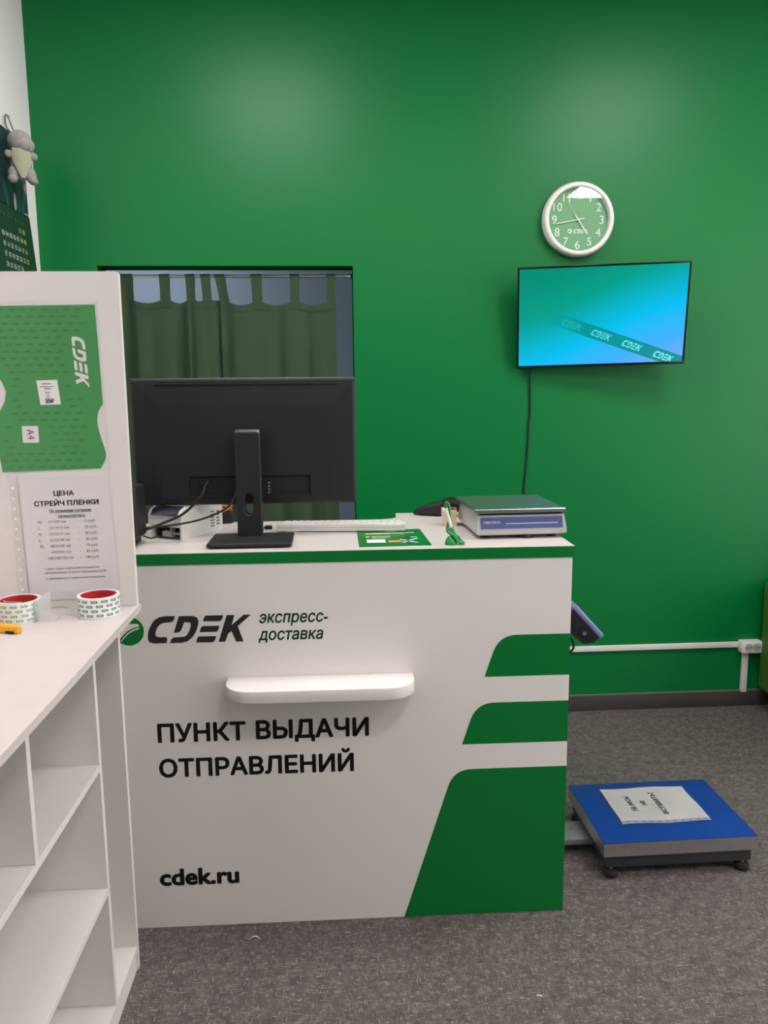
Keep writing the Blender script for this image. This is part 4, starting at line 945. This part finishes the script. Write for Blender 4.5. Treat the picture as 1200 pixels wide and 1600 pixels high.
hand('hour_hand', (139 * k_, -200 * k_), (-42 * k_, 60 * k_), 0.0026, 0.0036, -0.0265, M_white_pl)
hand('minute_hand', (-319 * k_, -60 * k_), (85 * k_, 16 * k_), 0.0022, 0.0016, -0.0295, M_white_pl)
hand('second_hand', (-150 * k_, 222 * k_), (60 * k_, -88 * k_), 0.0008, 0.0006, -0.0325, mat('pale_hand', (190, 214, 190), 0.4))
g = G(); g.cyl((0, -0.0237, 0), (0, -0.034, 0), 0.0045, n=20); g.obj('hub', M_white_pl, ck)

# television on a tilting bracket
def rotm(a, b, c): return Matrix.Rotation(a, 4, 'Z') @ Matrix.Rotation(b, 4, 'X') @ Matrix.Rotation(c, 4, 'Y')
tv = thing('television', 'flat television showing blue-green company picture, tilted on the green wall', 'television', M=Matrix.Translation((1.1317, 3.3536, 1.7903)) @ rotm(-0.150, 0.1966, -0.0199))
TW, TH = 0.70, 0.417
g = G(); bz = 0.0085
for a in ((-TW / 2, TW / 2, TH / 2 - bz, TH / 2), (-TW / 2, TW / 2, -TH / 2, -TH / 2 + bz * 1.25), (-TW / 2, -TW / 2 + bz, -TH / 2 + bz * 1.25, TH / 2 - bz), (TW / 2 - bz, TW / 2, -TH / 2 + bz * 1.25, TH / 2 - bz)):
    g.box(a[0], a[1], 0, 0.012, a[2], a[3], 0.0015)
g.obj('bezel', M_gloss_black, tv)
g = G(); g.box(-TW / 2 + 0.002, TW / 2 - 0.002, 0.0122, 0.024, -TH / 2 + 0.002, TH / 2 - 0.002, 0.003); g.box(-0.18, 0.18, 0.0245, 0.05, -0.17, 0.08, 0.01); g.obj('rear_housing', M_black2, tv)
def tv_mat():
    m = bpy.data.materials.new('television_picture'); m.use_nodes = True; nt = m.node_tree; nt.nodes.clear(); L = nt.links.new
    tc = nt.nodes.new('ShaderNodeTexCoord'); sp = nt.nodes.new('ShaderNodeSeparateXYZ'); L(tc.outputs['Object'], sp.inputs[0])
    def M(op, a, b=None, c=None):
        n = nt.nodes.new('ShaderNodeMath'); n.operation = op
        for i, q in enumerate((a, b, c)):
            if q is None: continue
            if isinstance(q, (int, float)): n.inputs[i].default_value = q
            else: L(q, n.inputs[i])
        return n.outputs[0]
    x, z = sp.outputs[0], sp.outputs[2]
    # 0 at upper left, 1 at lower right
    f = M('ADD', M('MULTIPLY', x, 0.52), M('MULTIPLY', z, -1.6)); f = M('ADD', f, 0.47)
    bump = M('MULTIPLY', M('SINE', M('MULTIPLY', x, 7.0)), 0.035); f = M('ADD', f, bump)
    r = nt.nodes.new('ShaderNodeValToRGB'); el = r.color_ramp.elements
    el[0].position = 0.05; el[0].color = lin((0, 143, 118)) + (1,); el[1].position = 1.0; el[1].color = lin((122, 172, 255)) + (1,)
    for p, c in ((0.30, (0, 160, 142)), (0.50, (0, 184, 214)), (0.60, (0, 192, 246)), (0.80, (62, 178, 255))):
        e = el.new(p); e.color = lin(c) + (1,)
    L(f, r.inputs[0])
    # green ribbon running down to the right, fading out to the left
    d = M('SUBTRACT', z, M('ADD', M('MULTIPLY', x, -0.375), -0.077))
    band = M('LESS_THAN', M('ABSOLUTE', d), 0.0285)
    mr = nt.nodes.new('ShaderNodeMapRange'); mr.inputs[1].default_value = -0.24; mr.inputs[2].default_value = -0.06; L(x, mr.inputs[0])
    fac = M('MULTIPLY', M('MULTIPLY', band, mr.outputs[0]), 0.92)
    mx = nt.nodes.new('ShaderNodeMix'); mx.data_type = 'RGBA'; L(fac, mx.inputs['Factor']); L(r.outputs[0], mx.inputs['A']); mx.inputs['B'].default_value = lin((0, 146, 140)) + (1,)
    e = nt.nodes.new('ShaderNodeEmission'); L(mx.outputs['Result'], e.inputs[0]); e.inputs[1].default_value = 1.0
    gl = nt.nodes.new('ShaderNodeBsdfGlossy'); gl.inputs['Roughness'].default_value = 0.25; gl.inputs[0].default_value = (0.03, 0.03, 0.03, 1)
    ad = nt.nodes.new('ShaderNodeAddShader'); L(e.outputs[0], ad.inputs[0]); L(gl.outputs[0], ad.inputs[1])
    o = nt.nodes.new('ShaderNodeOutputMaterial'); L(ad.outputs[0], o.inputs[0]); return m
g = G(); g.box(-TW / 2 + bz, TW / 2 - bz, 0.003, 0.0118, -TH / 2 + bz * 1.25, TH / 2 - bz); scr = g.obj('screen', tv_mat(), tv)
ANG = -math.atan(0.375)
for i, (cx, col) in enumerate(((-0.120, (30, 178, 172)), (0.003, (84, 216, 226)), (0.132, (112, 228, 240)), (0.264, (130, 236, 248)))):
    g = G(); lh = 0.0275; cz = -0.375 * cx - 0.077; lw = 3.7 * lh * 0.86
    ox, oz = cx - math.cos(ANG) * lw / 2 + math.sin(ANG) * lh / 2, cz - math.sin(ANG) * lw / 2 - math.cos(ANG) * lh / 2
    logo(g, ox, oz, lh, front((0, 0.0028, 0)), 0.0002, rot=ANG, sx=0.86)
    for co, no in (((0, 0, -TH / 2 + bz * 1.25), (0, 0, -1)), ((TW / 2 - bz, 0, 0), (1, 0, 0))):
        bmesh.ops.bisect_plane(g.bm, geom=g.bm.verts[:] + g.bm.edges[:] + g.bm.faces[:], plane_co=co, plane_no=no, clear_outer=True)
    g.obj('screen_logo', emat('screen_logo_glow', col, 1.0), scr, smooth=0)
Ti = tv.matrix_world.inverted()
g = G(); g.box(0.98, 1.26, YW - 0.012, YW - 0.0005, 1.70, 1.86, 0.002); g.box(1.07, 1.16, 3.40, YW - 0.012, 1.75, 1.81, 0.003)
bmesh.ops.transform(g.bm, matrix=Ti, verts=g.bm.verts); g.obj('wall_bracket', M_steel_dk, tv)
g = G(); g.tube([(0.862, 3.462, 1.600), (0.862, 3.478, 1.560), (0.868, 3.4855, 1.405), (0.862, 3.4855, 1.335), (0.8625, 3.4855, 1.28), (0.854, 3.4855, 1.137), (0.846, 3.4855, 1.02), (0.842, 3.4855, 0.7), (0.845, 3.484, 0.325)], 0.0038)
tag(g.obj('television_cable', M_rubber), 'thin black cable hanging down the green wall from the television', 'cable')

# cable ducts and socket
t = thing('cable_duct', 'long white horizontal cable duct on the lower green wall', 'cable duct', group='white cable ducts')
g = G(); g.box(0.30, 1.876, YW - 0.006, YW - 0.0004, 0.289, 0.313); g.obj('base', M_white_pl, t)
g = G(); g.box(0.30, 1.876, YW - 0.0135, YW - 0.0062, 0.289, 0.313, 0.0015); g.obj('cover', M_white_pl, t)
t = thing('cable_duct', 'short white vertical cable duct running down below the double socket', 'cable duct', group='white cable ducts')
g = G(); g.box(1.900, 1.9275, YW - 0.006, YW - 0.0004, 0.079, 0.2665); g.obj('base', M_white_pl, t)
g = G(); g.box(1.900, 1.9275, YW - 0.0135, YW - 0.0062, 0.068, 0.2665, 0.0015); g.obj('cover', M_white_pl, t)
so = thing('double_socket', 'white double power socket box at the end of the cable duct', 'socket', (1.8775, YW - 0.0004, 0.268), 0)
g = G(); g.box(0, 0.098, -0.045, 0, 0, 0.056, 0.004, 3); g.obj('box', M_white_pl, so)
for x in (0.030, 0.068):
    g = G(); g.lathe([(0.0185, 0), (0.0185, 0.002), (0.0165, 0.002), (0.0165, 0.0006), (0, 0.0006)], 32, Matrix.Translation((x + 0.002, -0.0452, 0.028)) @ Mk); r = g.obj('outlet', M_grey_pl, so, smooth=30)
    g = G()
    for dx in (-0.008, 0.008): g.cyl((x + 0.002 + dx, -0.0458, 0.028), (x + 0.002 + dx, -0.0464, 0.028), 0.0028, n=12)
    g.obj('hole', M_black2, r)

# sofa at the right edge
sf = thing('sofa', 'green sofa end at the right edge of the photo beside the wall socket', 'sofa', (1.9705, YW, 0), 0)
g = G(); g.box(0, 0.16, -0.84, -0.014, 0.085, 0.615, 0.03, 4); g.obj('armrest', M_sofa, sf)
g = G(); g.box(1.4, 1.56, -0.84, -0.014, 0.085, 0.615, 0.03, 4); g.obj('armrest', M_sofa, sf)
g = G(); g.box(0.162, 1.398, -0.83, -0.20, 0.085, 0.42, 0.03, 4); g.obj('seat', M_sofa, sf)
g = G(); g.box(0.162, 1.398, -0.198, -0.016, 0.085, 0.78, 0.03, 4); g.obj('backrest', M_sofa, sf)
for x in (0.06, 1.50):
    for y in (-0.78, -0.07):
        g = G(); g.cyl((x, y, 0), (x, y, 0.0848), 0.02, 0.025, 20); g.obj('leg', M_black2, sf)

# ---------------------------------------------------------------- floor scale
fs = thing('platform_scale', 'blue-topped steel platform scale standing on the grey floor', 'scale', (0.806, 2.205, 0), math.radians(0.6))
PX, PY, PZ = 0.487, 0.362, 0.121
g = G(); g.box(0, PX, 0, PY, PZ - 0.0025, PZ, 0.001); g.obj('blue_top', M_blue, fs)
g = G()
for a in ((-0.0012, PX + 0.0012, -0.0012, 0.001), (-0.0012, PX + 0.0012, PY - 0.001, PY + 0.0012), (-0.0012, 0.001, 0.001, PY - 0.001), (PX - 0.001, PX + 0.0012, 0.001, PY - 0.001)): g.box(*a, PZ - 0.046, PZ - 0.0026)
g.box(0.001, PX - 0.001, 0.001, PY - 0.001, PZ - 0.010, PZ - 0.003)
g.obj('steel_skirt', M_steel, fs)
g = G()
for a in ((0.012, PX - 0.012, 0.012, 0.04), (0.012, PX - 0.012, PY - 0.04, PY - 0.012), (0.012, 0.04, 0.04, PY - 0.04), (PX - 0.04, PX - 0.012, 0.04, PY - 0.04), (0.20, 0.29, 0.04, PY - 0.04)): g.box(*a, PZ - 0.090, PZ - 0.0105, 0.002)
g.obj('frame', M_steel_dk, fs)
for x in (0.030, PX - 0.036):
    for y in (0.022, PY - 0.026):
        g = G(); g.lathe([(0, 0), (0.018, 0), (0.0225, 0.005), (0.0235, 0.013), (0.020, 0.021), (0.008, 0.024), (0, 0.024)], 28, Matrix.Translation((x, y, 0))); ft_ = g.obj('foot', M_rubber, fs)
        g = G(); g.cyl((x, y, 0.0242), (x, y, PZ - 0.0902), 0.007, n=14); g.obj('threaded_stem', M_steel, ft_)
g = G(); g.box(-0.11, 0.05, 0.135, 0.245, 0.036, 0.0545, 0.001); g.obj('side_arm', M_galv, fs)
g = G(); g.cyl((-0.04, 0.20, 0.0546), (-0.04, 0.20, 0.0575), 0.005, n=6); g.obj('bolt', M_steel, fs)

nt_ = thing('warning_note', 'white paper note in clear sleeve lying on the blue platform scale', 'note', (0.898, 2.297, PZ + 0.0006), math.radians(0.6))
PW_, PH_ = 0.292, 0.215
def wav(x, y): return 0.0016 * math.sin(x * 30 + y * 12) + 0.0012 * math.sin(y * 41 - x * 9)
def pfn(u, v):
    x = u * PW_ - 0.012 * (1 - v) * 0 ; y = 0.018 + v * (PH_ - 0.010); return (x, y, 0.0036 + wav(x, y))
g = G(); g.grid(pfn, 24, 20, 0.0003); g.obj('sheet', M_paper, nt_, smooth=60)
def sfn(u, v):
    x = u * (PW_ + 0.012) - 0.003; y = v * (PH_ + 0.014); return (x, y, 0.0046 + wav(x, y))
g = G(); g.grid(sfn, 24, 20); sv = g.obj('clear_sleeve', M_sleeve, nt_, smooth=60)
g = G(); g.grid(lambda u, v: (u * PW_ - 0.002, v * 0.0165, 0.0050 + wav(u * PW_, v * 0.0165)), 24, 2); g.obj('punched_edge', M_strip, sv, smooth=60)
g = G()
for k in range(11): x = 0.02 + k * 0.0255; g.prism(disc(x, 0.008, 0.003, 12), 0.0002, flat((0, 0, 0.0056 + wav(x, 0.008))))
g.obj('punch_hole', M_blue, sv, smooth=0)
g = G()
def ntext(body, x, y0, y1, cap):
    tmp = G(); text(tmp, body, 0, 0, cap, Matrix.Identity(4), x1=y1 - y0, bold=0.02, t=0.0002)
    for v in tmp.bm.verts:
        lx, ly = x - v.co.y, y0 + v.co.x; v.co = (lx, ly, 0.00415 + wav(lx, ly) + v.co.z)
    g.merge(tmp.bm)
ntext('На весы', 0.080, 0.075, 0.170, 0.020); ntext('не', 0.124, 0.112, 0.142, 0.020); ntext('вставать!', 0.172, 0.050, 0.185, 0.020)
g.obj('note_print', M_ink, nt_, smooth=0)

# ---------------------------------------------------------------- scraps on the floor
g = G(); g.grid(lambda u, v: (-0.256 + 0.030 * u, 2.012 + 0.012 * math.sin(u * 2.4) - 0.008 * u + 0.005 * v, 0.001 + 0.004 * math.sin(u * 3.14)), 12, 2, 0.0004)
tag(g.obj('paper_scrap', M_paper), 'curled white paper sliver on the floor in front of the counter', 'scrap')
g = G(); g.grid(lambda u, v: (0.482 + 0.013 * u, 1.750 + 0.006 * v - 0.003 * u, 0.0008 + 0.002 * math.sin(u * 3.14)), 6, 2, 0.0004)
tag(g.obj('paper_scrap', M_paper), 'tiny white paper crumb on the open grey floor near the bottom', 'scrap')
